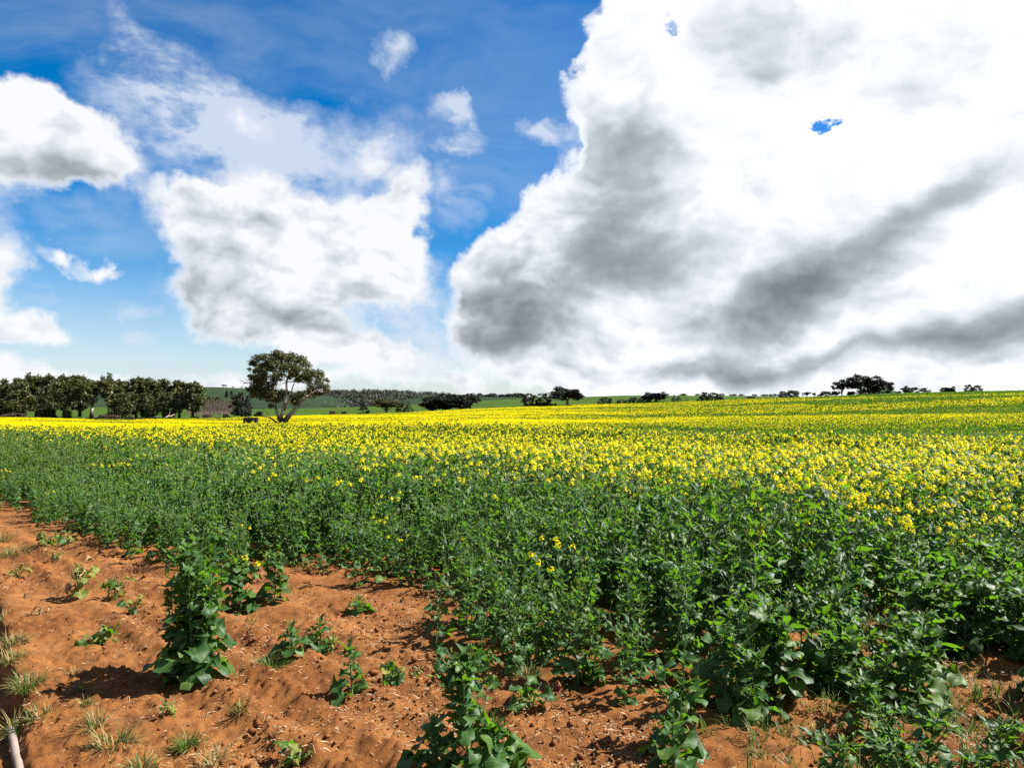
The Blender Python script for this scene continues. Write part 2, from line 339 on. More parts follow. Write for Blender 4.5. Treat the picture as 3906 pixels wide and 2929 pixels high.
# ------------------------------------------------------------------ materials
TONE = 0.58          # all surface colours below were noted at a lighter exposure
def rgb(r, g, b): return (r * TONE, g * TONE, b * TONE, 1.0)
def new_mat(name):
    m = bpy.data.materials.new(name); m.use_nodes = True
    k = NT(m.node_tree); k.n.clear()
    out = k.node('ShaderNodeOutputMaterial')
    return m, k, out
def bsdf(k, col, rough=0.7, spec=0.3, normal=None):
    b = k.node('ShaderNodeBsdfPrincipled')
    k.put(b.inputs['Base Color'], col); k.put(b.inputs['Roughness'], rough); k.put(b.inputs['Specular IOR Level'], spec)
    if normal is not None: k.put(b.inputs['Normal'], normal)
    return b
def bump(k, h, strength=0.5, dist=0.02):
    b = k.node('ShaderNodeBump'); b.inputs['Strength'].default_value = strength; b.inputs['Distance'].default_value = dist
    k.put(b.inputs['Height'], h); return b.outputs[0]
def attr(k, name, kind='GEOMETRY'):
    a = k.node('ShaderNodeAttribute', attribute_name=name); a.attribute_type = kind
    return a.outputs['Fac']

def soil_mat():
    m, k, out = new_mat('red_soil')
    pos = k.node('ShaderNodeNewGeometry').outputs['Position']
    n1 = k.noise(pos, 0.9, 5, 0.6); n2 = k.noise(pos, 9.0, 6, 0.65); n3 = k.noise(pos, 90.0, 5, 0.75)
    c = k.mix(k.ramp(n1, 0.35, 0.65), rgb(0.255, 0.094, 0.025), rgb(0.40, 0.165, 0.048))
    c = k.mix(k.ramp(n2, 0.42, 0.70, 0, 0.75), c, rgb(0.135, 0.046, 0.015))
    c = k.mix(k.ramp(n3, 0.60, 0.78, 0, 0.7), c, rgb(0.47, 0.24, 0.105))
    damp = k.noise(pos, 1.9, 4, 0.55, dist=0.4)
    c = k.mix(k.ramp(damp, 0.60, 0.72, 0, 0.55), c, rgb(0.12, 0.047, 0.020))
    # pale orange wheel track below the low bank
    low = attr(k, 'track')
    tc = k.mix(k.ramp(n2, 0.35, 0.65), rgb(0.42, 0.20, 0.075), rgb(0.29, 0.12, 0.042))
    c = k.mix(low, c, tc)
    h = k.math('ADD', k.math('MULTIPLY', n2, 0.6), k.math('MULTIPLY', n3, 0.55))
    b = bsdf(k, c, 0.95, 0.12, bump(k, h, 1.0, 0.03))
    k.put(out.inputs[0], b.outputs[0]); return m

def leaf_mat(name, c0, c1, c2, trans, rough=0.42, spec=0.5, vein=rgb(0.20, 0.30, 0.12), blotch=None, tfac=0.42):
    """leaf colour varies from plant to plant (object random), leaf to leaf (tint) and along the midrib"""
    m, k, out = new_mat(name)
    oi = k.node('ShaderNodeObjectInfo').outputs['Random']
    tn = attr(k, 'tint')
    r = k.math('FRACT', k.math('ADD', oi, k.math('MULTIPLY', tn, 1.7)))
    uv = k.node('ShaderNodeUVMap').outputs[0]
    sp = k.node('ShaderNodeSeparateXYZ'); k.put(sp.inputs[0], uv)
    c = k.mix(k.ramp(r, 0.0, 0.55), c0, c1)
    c = k.mix(k.ramp(r, 0.62, 1.0), c, c2)
    pos = k.node('ShaderNodeTexCoord').outputs['Object']
    n = k.noise(pos, 38.0, 3, 0.6)
    c = k.mix(k.ramp(n, 0.35, 0.7, 0.0, 0.35), c, k.vec('SCALE', c, None, 0.55))
    if blotch is not None:
        bl = k.noise(pos, 11.0, 4, 0.6)
        c = k.mix(k.ramp(bl, 0.46, 0.62), c, blotch)
    rib = k.math('SUBTRACT', 1.0, k.ramp(k.math('ABSOLUTE', sp.outputs['Y']), 0.03, 0.09))
    side = k.math('ABSOLUTE', k.math('SUBTRACT', k.math('FRACT', k.math('ADD', k.math('MULTIPLY', sp.outputs['X'], 5.0), k.math('MULTIPLY', k.math('ABSOLUTE', sp.outputs['Y']), -1.1))), 0.5))
    rib = k.math('MAXIMUM', rib, k.math('MULTIPLY', k.math('SUBTRACT', 1.0, k.ramp(side, 0.03, 0.09)), 0.45))
    c = k.mix(k.math('MULTIPLY', rib, 0.55), c, vein)
    b = bsdf(k, c, rough, spec)
    t = k.node('ShaderNodeBsdfTranslucent'); k.put(t.inputs[0], trans)
    mx = k.node('ShaderNodeMixShader'); mx.inputs[0].default_value = tfac
    k.put(mx.inputs[1], b.outputs[0]); k.put(mx.inputs[2], t.outputs[0])
    k.put(out.inputs[0], mx.outputs[0]); return m
def plain(name, c, rough=0.7, spec=0.3, c2=None, scale=20.0, trans=None, tf=0.35, bmp=0.0):
    m, k, out = new_mat(name)
    col = c
    pos = k.node('ShaderNodeTexCoord').outputs['Object']
    if c2 is not None:
        oi = k.node('ShaderNodeObjectInfo').outputs['Random']; tn = attr(k, 'tint')
        r = k.math('FRACT', k.math('ADD', oi, k.math('MULTIPLY', tn, 1.7)))
        n = k.noise(pos, scale, 4, 0.6)
        col = k.mix(k.math('ADD', k.math('MULTIPLY', n, 0.6), k.math('MULTIPLY', r, 0.5), clamp=True), c, c2)
    nm = bump(k, k.noise(pos, scale * 2, 4, 0.6), bmp, 0.02) if bmp else None
    b = bsdf(k, col, rough, spec, nm)
    if trans is not None:
        t = k.node('ShaderNodeBsdfTranslucent'); k.put(t.inputs[0], trans)
        mx = k.node('ShaderNodeMixShader'); mx.inputs[0].default_value = tf
        k.put(mx.inputs[1], b.outputs[0]); k.put(mx.inputs[2], t.outputs[0]); k.put(out.inputs[0], mx.outputs[0])
    else: k.put(out.inputs[0], b.outputs[0])
    return m
M = {}
M['soil'] = soil_mat()
M['leaf'] = leaf_mat('canola_leaf', rgb(0.030, 0.095, 0.020), rgb(0.055, 0.150, 0.030), rgb(0.115, 0.215, 0.034), rgb(0.18, 0.42, 0.014), 0.50, 0.26)
M['leaf_far'] = leaf_mat('canola_leaf_far', rgb(0.022, 0.070, 0.012), rgb(0.038, 0.100, 0.014), rgb(0.075, 0.145, 0.018), rgb(0.13, 0.30, 0.008), 0.75, 0.15)
M['wilt'] = leaf_mat('yellowed_leaf', rgb(0.36, 0.32, 0.040), rgb(0.26, 0.29, 0.045), rgb(0.50, 0.40, 0.17), rgb(0.55, 0.50, 0.08), 0.6, 0.25, rgb(0.6, 0.52, 0.3), blotch=rgb(0.16, 0.28, 0.05))
M['dry'] = leaf_mat('dried_leaf', rgb(0.55, 0.36, 0.15), rgb(0.44, 0.27, 0.10), rgb(0.62, 0.48, 0.25), rgb(0.4, 0.26, 0.1), 0.75, 0.15, rgb(0.5, 0.36, 0.18), tfac=0.25)
M['stem'] = plain('canola_stem', rgb(0.085, 0.17, 0.055), 0.5, 0.4, rgb(0.14, 0.23, 0.09), 25)
M['petal'] = plain('canola_petal', rgb(1.18, 0.98, 0.003), 0.6, 0.08, rgb(1.24, 1.06, 0.008), 60, rgb(1.3, 1.12, 0.003), 0.46)
M['bud'] = plain('canola_bud', rgb(0.20, 0.27, 0.03), 0.6, 0.3, rgb(0.34, 0.36, 0.04), 60)
M['grass'] = plain('grass_blade', rgb(0.055, 0.12, 0.014), 0.55, 0.35, rgb(0.115, 0.18, 0.024), 8, rgb(0.15, 0.27, 0.02), 0.4)
M['grass_dry'] = plain('dry_grass_blade', rgb(0.30, 0.21, 0.075), 0.75, 0.2, rgb(0.44, 0.33, 0.14), 8, rgb(0.4, 0.3, 0.1), 0.25)
M['grass_brown'] = plain('brown_grass_blade', rgb(0.16, 0.065, 0.028), 0.85, 0.1, rgb(0.25, 0.12, 0.055), 8)
M['straw'] = plain('straw', rgb(0.12, 0.064, 0.030), 0.85, 0.1, rgb(0.56, 0.41, 0.25), 3)
M['clod'] = plain('soil_clod', rgb(0.16, 0.056, 0.018), 0.95, 0.1, rgb(0.32, 0.125, 0.042), 15, bmp=0.6)

# ------------------------------------------------------------------ ground near the camera: furrows, wheel ruts, the low bank and the track
def grid_mesh(name, X, Y, Z, mats, attrs=None, smooth=True):
    n, m = X.shape
    v = np.stack([X, Y, Z], -1).reshape(-1, 3)
    i = np.arange(n * m).reshape(n, m)
    f = np.stack([i[:-1, :-1], i[1:, :-1], i[1:, 1:], i[:-1, 1:]], -1).reshape(-1, 4)
    return make_mesh(name, v, f, mats=mats, smooth=smooth, attr=attrs)
def track_amount(X, Y):
    return (1 - sstep(-0.16, -0.05, step_line(X, Y))).ravel()
us = np.linspace(-1.02, 1.0, 560); ys = np.exp(np.linspace(math.log(1.6), math.log(17.0), 560))
Yg, Ug = np.meshgrid(ys, us); Xg = Ug * Yg
ground = obj('ground', grid_mesh('ground', Xg, Yg, gz(Xg, Yg), [M['soil']], {'track': track_amount(Xg, Yg)}))
tag(ground, kind='structure')
# the soil further out, under the crop, and behind the camera
us = np.linspace(-3.0, 3.0, 260); ys = np.concatenate([np.linspace(0.4, 16, 40), np.exp(np.linspace(math.log(16.6), math.log(300), 90))])
Yg, Ug = np.meshgrid(ys, us); Xg = Ug * np.maximum(Yg, 9)
Zg = macro(Xg, Yg) - 0.20 * (1 - sstep(-0.10, 0.02, step_line(Xg, Yg)))
Zg = Zg - 1.2 * sstep(3, 9, Yg - np.interp(Xg / np.maximum(Yg, .5), (np.array([-200, 0, 60, 118, 223, 275, 330, 384, 512, 640, 768, 896, 1024, 1250]) - 512) / 720, [260, 255, 240, 226, 240, 262, 280, 288, 292, 292, 262, 250, 250, 250]))
Zg = Zg - 0.10 * sstep(17.5, 15.0, Yg) * sstep(1.15, 1.02, np.abs(Xg / np.maximum(Yg, .5)))
soil = obj('field_soil', grid_mesh('field_soil', Xg, Yg, Zg, [M['soil']], {'track': track_amount(Xg, Yg)})); tag(soil, kind='structure')
Xg, Yg = np.meshgrid(np.linspace(-40, 40, 81), np.linspace(-40, 0.42, 60), indexing='ij')
Zg = -0.20 * (1 - sstep(-0.10, 0.02, step_line(Xg, Yg))) - 0.004
trk = obj('track', grid_mesh('track', Xg, Yg, Zg, [M['soil']], {'track': track_amount(Xg, Yg)})); tag(trk, kind='structure')

# ------------------------------------------------------------------ canola: leaves, plants
RNG = np.random.default_rng(7)
def leaf_shape(kind, seed, nl=7, nw=5):
    """unit-length leaf along +X, upper side +Z; returns vertices, quads, uv"""
    r = np.random.default_rng(seed)
    tt = np.linspace(0, 1, nl); ww = np.linspace(-1, 1, nw)
    if kind == 'upper':                       # narrow clasping upper leaf
        prof = np.interp(tt, [0, .12, .35, .65, 1], [.07, .14, .17, .12, .01]) * (1 + r.uniform(-.14, .14, nl))
        droop, fold = r.uniform(-.1, .7), r.uniform(.15, .5)
    else:                                     # stalked, broad, lobed and toothed
        prof = np.interp(tt, [0, .16, .22, .30, .36, .44, .60, .78, .92, 1], [.02, .025, .12, .15, .09, .25, .36, .33, .19, .02])
        if nl > 8: prof = prof * (1 + .12 * np.where(np.arange(nl) % 2, 1, -1) * sstep(.2, .45, tt)) 
        prof = prof * (1 + r.uniform(-.16, .16, nl)) * r.uniform(.72, 1.0)
        droop, fold = r.uniform(.5, 1.7), r.uniform(.05, .55)
        if kind == 'shrivel': prof *= .62; droop, fold = r.uniform(1.6, 3.4), r.uniform(.5, 1.1)
    ruff = .5 if kind != 'shrivel' else .8
    v = []; uv = []
    ang0 = r.uniform(.0, .25); tw = r.uniform(-.6, .6) * (1 if kind != 'shrivel' else 3); ph = r.uniform(0, 6.28, 4)
    x = z = 0.0; a = ang0; fq = r.uniform(9, 15)
    for i, t in enumerate(tt):
        if i:
            x += math.cos(a) / (nl - 1); z += math.sin(a) / (nl - 1); a -= droop * (1.6 if t > .35 else .5) / (nl - 1)
        asym = 1 + .18 * math.sin(ph[0] + 5 * t)
        for w in ww:
            y = w * prof[i] * (asym if w > 0 else 2 - asym)
            edge = abs(w)
            dz = edge * prof[i] * fold + ruff * prof[i] * edge**2 * math.sin(ph[1] + fq * t + (2.2 if w > 0 else 0)) + .10 * prof[i] * math.sin(ph[2] + 14 * t + 3 * w)
            yy = y * math.cos(tw * t) - dz * math.sin(tw * t); zz = y * math.sin(tw * t) + dz * math.cos(tw * t)
            v.append((x - .22 * edge * prof[i] * (.3 if kind == 'upper' else 1), yy, z + zz)); uv.append((t, w))
    i = np.arange(nl * nw).reshape(nl, nw)
    f = np.stack([i[:-1, :-1], i[1:, :-1], i[1:, 1:], i[:-1, 1:]], -1).reshape(-1, 4)
    return np.array(v), f, np.array(uv)
LOWER = [leaf_shape('lower', 100 + q, 15, 5) for q in range(12)]
SHRIVEL = [leaf_shape('shrivel', 140 + q, 10, 5) for q in range(8)]
UPPER = [leaf_shape('upper', 200 + q, 5, 3) for q in range(8)]
LOWER_S = [leaf_shape('lower', 100 + q, 5, 3) for q in range(6)]
UPPER_S = [leaf_shape('upper', 200 + q, 3, 3) for q in range(6)]
def leaf_matrix(p, az, pitch, roll, size):
    R = Matrix.Rotation(az, 4, 'Z') @ Matrix.Rotation(-pitch, 4, 'Y') @ Matrix.Rotation(roll, 4, 'X')
    return Matrix.Translation(p) @ R @ Matrix.Diagonal((size, size, size, 1))
def flower_head(mb, p, r, n=13, size=0.017, rad=0.034, full=True):
    """an open raceme: four-petalled flowers round the tip, a few buds on top"""
    for i in range(n):
        az = i * 2.4 + r.uniform(-.3, .3); h = r.uniform(-.045, .012) * (rad / .034)
        ro = rad * (1.0 - .5 * max(h, 0) / .012) * r.uniform(.6, 1.1)
        c = np.array([p[0] + math.cos(az) * ro, p[1] + math.sin(az) * ro, p[2] + h])
        nrm = Vector((math.cos(az) * .8, math.sin(az) * .8, r.uniform(.5, 1.2))).normalized()
        e1 = nrm.orthogonal().normalized(); e2 = nrm.cross(e1); g = r.uniform(0, 1.57); s = size * r.uniform(.75, 1.15)
        a = e1 * math.cos(g) + e2 * math.sin(g); b = nrm.cross(a); tn = r.uniform()
        if full:
            for d1, d2 in ((a, b), (b, -a), (-a, -b), (-b, a)):
                q0 = Vector(c); q1 = q0 + d1 * s * .55 + d2 * s * .38 + nrm * s * .15; q2 = q0 + d1 * s + nrm * s * .05; q3 = q0 + d1 * s * .55 - d2 * s * .38 + nrm * s * .15
                mb.add([q0, q1, q2, q3], [[0, 3, 2, 1]], None, 0, tn)
        else:
            q0 = Vector(c); mb.add([q0 + a * s, q0 + b * s, q0 - a * s, q0 - b * s], [[0, 1, 2, 3]], None, 0, tn)
    if full:
        for i in range(4):
            c = Vector(p) + Vector((r.uniform(-.008, .008), r.uniform(-.008, .008), r.uniform(.004, .022)))
            s = .005; mb.add([c + Vector((s, 0, 0)), c + Vector((-.5 * s, .87 * s, 0)), c + Vector((-.5 * s, -.87 * s, 0)), c + Vector((0, 0, 2.2 * s))], [[0, 1, 3], [1, 2, 3], [2, 0, 3]], None, 1, .5)

def plan_plant(seed, h, flowers, leafy=1.0, big=1.0, spread=1.0, low=False):
    """works out one plant: stem lines, leaves (kind, matrix, size) and flower spots"""
    r = np.random.default_rng(seed)
    stems, leaves, heads, buds = [], [], [], []
    lean = r.uniform(-.10, .10, 2) * h
    n = 7; main = [Vector((lean[0] * (i / n)**1.5 + r.uniform(-.006, .006), lean[1] * (i / n)**1.5 + r.uniform(-.006, .006), h * i / n)) for i in range(n + 1)]
    stems.append((main, np.linspace(.0075, .003, n + 1)))
    def at(t):
        q = t * n; i = min(int(q), n - 1); return main[i].lerp(main[i + 1], q - i)
    az = r.uniform(0, 6.28); nl = int((17 if not low else 19) * leafy)
    for i in range(nl):
        t = .03 + .87 * (i / nl)**1.05; az += 2.4 + r.uniform(-.4, .4)
        sz = np.interp(t, [0, .15, .45, .75, 1], [.20, .225, .155, .10, .065]) * r.uniform(.7, 1.25) * big
        pitch = np.interp(t, [0, .4, 1], [.15, .45, .75]) + r.uniform(-.3, .3)
        leaves.append(('lower' if t < .72 else 'upper', leaf_matrix(at(t), az, pitch, r.uniform(-.5, .5), sz), sz))
    nb = 0 if low else int(r.integers(4, 7) * leafy)
    for i in range(nb):
        t = r.uniform(.22, .88); az += 2.4 + r.uniform(-.6, .6); p0 = at(t)
        bl = (h * (1.02 - t) + r.uniform(-.05, .12)) * r.uniform(.7, 1.0); out = bl * r.uniform(.28, .6) * spread
        p1 = p0 + Vector((math.cos(az) * out * .75, math.sin(az) * out * .75, bl * .5)); p2 = p0 + Vector((math.cos(az) * out, math.sin(az) * out, bl))
        stems.append(([p0, p1, p2], [.0042, .003, .002]))
        for j in range(int(r.integers(4, 8) * leafy)):
            q = r.uniform(.12, .97); p = p0.lerp(p1, q * 2) if q < .5 else p1.lerp(p2, q * 2 - 1)
            sz = r.uniform(.06, .15) * (1.25 - .5 * q) * big
            leaves.append(('upper' if r.uniform() < .6 else 'lower', leaf_matrix(p, r.uniform(0, 6.28), r.uniform(.0, .9), r.uniform(-.7, .7), sz), sz))
        (heads if r.uniform() < flowers else buds).append(p2)
    (heads if r.uniform() < flowers else buds).append(main[-1])
    for j in range(int(6 * leafy)):
        sz = r.uniform(.05, .10) * big
        leaves.append(('upper', leaf_matrix(at(r.uniform(.6, .98)), r.uniform(0, 6.28), r.uniform(.2, 1.0), r.uniform(-.6, .6), sz), sz))
    return dict(stems=stems, leaves=leaves, heads=heads, buds=buds, h=h)
def add_leaf(mb, shape, m, mi, tint):
    v, f, uv = shape
    a = np.array(m); vv = v @ a[:3, :3].T + a[:3, 3]
    mb.add(vv, f.tolist(), uv, mi, tint)
def joined_plant(name, plan, seed, lo=False, lmat='leaf'):
    r = np.random.default_rng(seed); mb = MB()
    mats = [M['petal'], M['bud'], M['leaf_far' if lo else lmat], M['stem']]
    for pts, rad in plan['stems']: mb.tube(pts if not lo else [pts[0], pts[-1]], (np.array(rad) * 1.0).tolist() if not lo else [rad[0], rad[-1]], 4 if not lo else 3, 3, r.uniform(), cap=False)
    for kd, m, sz in plan['leaves']:
        if lo and r.uniform() < .25: continue
        bank = (LOWER_S if kd == 'lower' else UPPER_S) if (lo or sz < .10) else (LOWER if kd == 'lower' else UPPER)
        if lo: m = m @ Matrix.Scale(1.25, 4)
        add_leaf(mb, bank[int(r.integers(len(bank)))], m, 2, r.uniform())
    for p in plan['heads']: flower_head(mb, p, r, 12 if not lo else 9, .014 if not lo else .0145, .027, not lo)
    for p in plan['buds']: flower_head(mb, p, r, 0)
    return mb.mesh(name, mats, True)

# ------------------------------------------------------------------ where the crop stands
def st(x, y): return (x + y) * 0.70710678, (y - x) * 0.70710678
_et = [0.0, 1.6, 2.2, 2.7, 3.3, 4.0, 4.6, 5.9, 7.4, 7.9, 8.4, 9.1, 10.4, 12.6, 15.1, 17.0, 60, 300]
_es = [3.5, 3.5, 3.2, 3.4, 3.65, 3.5, 3.45, 4.25, 4.35, 4.2, 3.5, 3.05, 2.95, 2.9, 2.75, 2.8, 2.8, 2.8]
def edge_s(t): return np.interp(t, _et, _es)
def crop_density(x, y):               # plants per square metre
    s, t = st(x, y)
    bays = sstep(.50, .66, fbm(t * 1.1 + 4, s * .5, 85, 2)) * 1.1 * sstep(7.5, 6.5, t)
    e = s - edge_s(t) - bays - 0.30 * (fbm(x * 1.6, y * 1.6, 81, 3) - 0.5)
    full = sstep(-0.05, 0.35, e) * 15.0
    sparse = sstep(2.5, 2.05, t + 0.35 * (fbm(x * 0.9, y * 0.9, 87, 2) - 0.5)) * sstep(14, 9.0, s)
    gaps = sstep(0.38, 0.55, fbm(x * 1.15 + 3, y * 1.15, 83, 3))
    sp = sstep(-0.3, 0.6, e) * (6.0 + 11.0 * gaps)
    grassy = np.exp(-(((s - 7.0) / 1.3)**2 + ((t - 2.15) / 0.45)**2))
    return (full * (1 - sparse) + sp * sparse) * (1 - 0.7 * grassy)
def crop_height(x, y):
    s, t = st(x, y)
    e = s - edge_s(t)
    h = 0.55 + 0.42 * sstep(0.0, 3.2, e)
    sparse = sstep(2.6, 1.9, t) * sstep(13, 8.0, s)
    return h * (1 - 0.50 * sparse) * (0.92 + 0.16 * fbm(x * 0.35, y * 0.35, 91, 2))
def flower_chance(x, y):
    s, t = st(x, y)
    n = fbm(x * 0.5, y * 0.5, 95, 3)
    return np.clip(0.02 + 1.1 * sstep(4.8, 9.8, s + 2.4 * (n - 0.5))**1.7 * (0.55 + 0.9 * n), 0, 1)

# ------------------------------------------------------------------ plant stock
N_TALL, N_FLOW, N_LOW = 10, 10, 5
TALL = [plan_plant(1000 + q, 0.85, 0.0, 1.0) for q in range(N_TALL)]
FLOW = [plan_plant(1100 + q, 0.88, 0.8, 0.95) for q in range(N_FLOW)]
FEWF = [plan_plant(1150 + q, 0.86, 0.25, 1.0) for q in range(4)]
LOWP = [plan_plant(1200 + q, 0.40, 0.02, 1.0, 0.95, 1.3) for q in range(N_LOW)]

# parts shared by the nearest plants
LEAF_ME = {'lower': [make_mesh('leaf', v, f, mats=[M['leaf']], uv=uv, smooth=True, attr={'tint': np.full(len(v), q * .37 % 1)}) for q, (v, f, uv) in enumerate(LOWER)],
           'upper': [make_mesh('leaf', v, f, mats=[M['leaf']], uv=uv, smooth=True, attr={'tint': np.full(len(v), q * .29 % 1)}) for q, (v, f, uv) in enumerate(UPPER)]}
WILT_ME = [make_mesh('leaf', v, f, mats=[M['wilt']], uv=uv, smooth=True, attr={'tint': np.full(len(v), q * .37 % 1)}) for q, (v, f, uv) in enumerate(SHRIVEL + LOWER[:2])]
DRY_ME = [make_mesh('leaf', v, f, mats=[M['dry']], uv=uv, smooth=True, attr={'tint': np.full(len(v), q * .37 % 1)}) for q, (v, f, uv) in enumerate(SHRIVEL)]
HEAD_ME = []
for q in range(5):
    mb = MB(); flower_head(mb, (0, 0, 0), np.random.default_rng(300 + q), int(9 + q * 1.5), .0155, .028); HEAD_ME.append(mb.mesh('flower_head', [M['petal'], M['bud']]))
_stem_cache = {}
def stem_mesh(key, plan):
    if key not in _stem_cache:
        mb = MB(); r = np.random.default_rng(5)
        for pts, rad in plan['stems']: mb.tube(pts, rad, 5, 0, r.uniform(), cap=True)
        mb2 = mb
        for p in plan['buds']: flower_head(mb2, p, r, 0)
        _stem_cache[key] = mb.mesh('stem', [M['stem'], M['bud']])
    return _stem_cache[key]
_fol_cache = {}
def foliage_mesh(key, plan, limit, which):
    if key not in _fol_cache:
        mb = MB(); r = np.random.default_rng(abs(hash(which)) % 1000)
        for kd, m, sz in plan['leaves']:
            if sz < limit:
                bank = (LOWER_S if kd == 'lower' else UPPER_S) if sz < .09 else (LOWER if kd == 'lower' else UPPER)
                add_leaf(mb, bank[int(r.integers(len(bank)))], m, 0, r.uniform())
        _fol_cache[key] = mb.mesh('foliage', [M['leaf']], True) if mb.v else None
    return _fol_cache[key]
def place_plant(bank, i, x, y, rz, sc, label, group, split, bank_name, name='canola_plant', cat='canola plant'):
    plan = bank[i]
    root = thing(name, label, cat, (x, y, gz1(x, y) - 0.012), rz, sc, group)
    key = (bank_name, i)
    obj('stem', stem_mesh(key, plan), root)
    lim = 0.10 if split else 9.0
    fm = foliage_mesh(key + (split,), plan, lim, 1)
    if fm: tag(obj('foliage', fm, root), kind='stuff')
    if split:
        r = np.random.default_rng(i * 31 + 7)
        for kd, m, sz in plan['leaves']:
            if sz >= lim: obj('leaf', LEAF_ME[kd][int(r.integers(len(LEAF_ME[kd])))], root, mw=m)
    for q, p in enumerate(plan['heads']): obj('flower_head', HEAD_ME[(q + i) % 5], root, loc=p)
    return root

# ------------------------------------------------------------------ plants standing alone on the bare soil (spotted one by one)
HERO = [  # x, y, plan, scale, turn, label
]
rr = random.Random(3)
def px(X, Y):                         # a spot on the soil by its bearing and depression, written as in the survey notes
    d = EYE * 720 / ((Y - 880) / 2.16); return (X - 1106) / 2.16 / 720 * d, d
def hero(X, Y, plan, sc, label, rz=None, group=None):
    x, y = px(X, Y)
    key = ('hero', len(HERO)); HERO.append(plan)
    return place_plant(HERO, len(HERO) - 1, x, y, rr.uniform(0, 6.28) if rz is None else rz, sc, label, group, True, 'hero')
hero(422, 1468, plan_plant(11, 0.90, 0.05, 2.3, 1.05, .6), 1.0, 'tall bushy green canola plant standing alone on bare red soil like a column')
hero(392, 1452, plan_plant(12, 0.66, 0.0, 2.2, 1.0, .5), 1.0, 'leafy canola plant crowding the left side of the tall column of leaves')
hero(455, 1458, plan_plant(13, 0.60, 0.0, 2.2, 1.15, .55), 1.0, 'canola plant with big round dark leaves at the right foot of the tall column')
hero(438, 1440, plan_plant(25, 0.82, 0.0, 2.2, 1.0, .5), 1.0, 'tall green canola stems filling the back of the lone column of leaves')
hero(526, 1310, plan_plant(14, 0.46, 0.12, 1.9, 1.1, .9), 1.0, 'low bushy canola plant behind the tall column of leaves, one yellow flower')
hero(478, 1262, plan_plant(15, 0.55, 0.0, 1.4, 1.0, .9), 1.0, 'green canola plant just behind the top of the tall column')
hero(598, 1300, plan_plant(16, 0.42, 0.0, 1.4, 1.0, .9), 1.0, 'half metre canola plant with pale drooping leaves in front of the crop edge')
hero(636, 1410, plan_plant(17, 0.24, 0.0, 1.1, .85, 1, True), 1.0, 'short dark canola seedling with broad leaves on bare soil, left of a pair')
hero(697, 1380, plan_plant(18, 0.27, 0.0, 1.1, .8, 1, True), 1.0, 'short dark canola seedling on bare soil, right of a pair')
hero(766, 1492, plan_plant(19, 0.36, 0.0, 1.0, .95, 1, True), 1.0, 'open canola plant with hanging leaves alone on soil left of the crop corner')
hero(780, 1315, plan_plant(20, 0.16, 0.0, .9, .8, 1, True), 1.0, 'flat spreading green canola plant on straw littered soil near the crop')
hero(1013, 1690, plan_plant(21, 0.64, 0.0, 2.0, 1.0, 1.1), 1.0, 'large canola plant with big blue green leaves closest to the camera')
hero(1075, 1668, plan_plant(22, 0.36, 0.0, 1.5, 1.1, 1, True), 1.0, 'low rosette of large grey green leaves beside the closest canola plant')
hero(940, 1675, plan_plant(23, 0.30, 0.0, 1.3, .95, 1, True), 1.0, 'low dark canola rosette at the left foot of the closest plant')
hero(1450, 1672, plan_plant(24, 0.34, 0.0, 1.3, .95, 1, True), 1.0, 'low canola plant cut by the bottom edge of the picture under the crop corner')

# yellowed and dried plants
def sick(X, Y, h, spread, n, label, mats, seed, cat='wilted plant', name='wilted_plant', group=None):
    x, y = px(X, Y); r = np.random.default_rng(seed)
    root = thing(name, label, cat, (x, y, gz1(x, y) - 0.008), r.uniform(0, 6.28), 1.0, group)
    mb = MB(); tips = []
    for i in range(4):
        a = i * 1.7 + r.uniform(-.3, .3); l = h * r.uniform(.6, 1.0); o = spread * r.uniform(.1, .4)
        tip = Vector((math.cos(a) * o, math.sin(a) * o, l)); mb.tube([(0, 0, -.01), tip * .5 + Vector((0, 0, .02)), tip], [.006, .0045, .003], 5, 0, r.uniform()); tips.append(tip)
    obj('stem', mb.mesh('stem', [M['dry'] if mats[0] is DRY_ME else M['stem']]), root)
    for i in range(int(n * 1.7)):
        bank = mats[int(r.integers(len(mats)))]; t = tips[i % 4] * r.uniform(.25, 1.0); a = r.uniform(0, 6.28)
        m = leaf_matrix(t, a, r.uniform(-.7, .7), r.uniform(-.9, .9), min(spread, .30) * r.uniform(.28, .70))
        obj('leaf', bank[int(r.integers(len(bank)))], root, mw=m)
    return root
LB = LEAF_ME['lower']
sick(48, 1243, .20, .22, 10, 'small tan dried out canola plant near the left edge of the soil', [DRY_ME, DRY_ME, WILT_ME], 41)
sick(67, 1288, .09, .12, 6, 'tiny withered brown seedling below the tan dried plant', [DRY_ME], 42)
sick(96, 1325, .09, .14, 7, 'pale dry tuft of dead leaves on the open soil at left', [DRY_ME, DRY_ME], 43)
sick(100, 1180, .17, .34, 12, 'yellow green canola plant sprawling wide beside the field edge at left', [WILT_ME, WILT_ME, LB], 44)
sick(150, 1172, .18, .30, 10, 'bright yellow wilted canola plant next to the sprawling one', [WILT_ME], 45)
sick(128, 1207, .16, .22, 9, 'pale cream and yellow wilted plant below the sprawling yellow plant', [WILT_ME, DRY_ME], 46)
sick(177, 1286, .36, .30, 17, 'upright yellow canola plant with curled cream leaves, tallest of the wilted ones', [WILT_ME, WILT_ME, DRY_ME], 47)
sick(259, 1289, .30, .24, 9, 'yellowing canola plant with one dark green leaf on top', [WILT_ME, LB, WILT_ME], 48)
sick(295, 1318, .16, .20, 8, 'small half green wilted plant casting a thin shadow', [WILT_ME, LB], 49)
sick(225, 1378, .16, .30, 12, 'flat yellow and green canola plant with a pale fallen leaf on its right', [WILT_ME, WILT_ME, LB], 50)
sick(375, 1535, .11, .15, 6, 'little yellow seedling on the soil below the tall column plant', [WILT_ME], 51)
sick(721, 1392, .16, .16, 8, 'small yellow withered plant right of the pair of dark seedlings', [WILT_ME], 52)
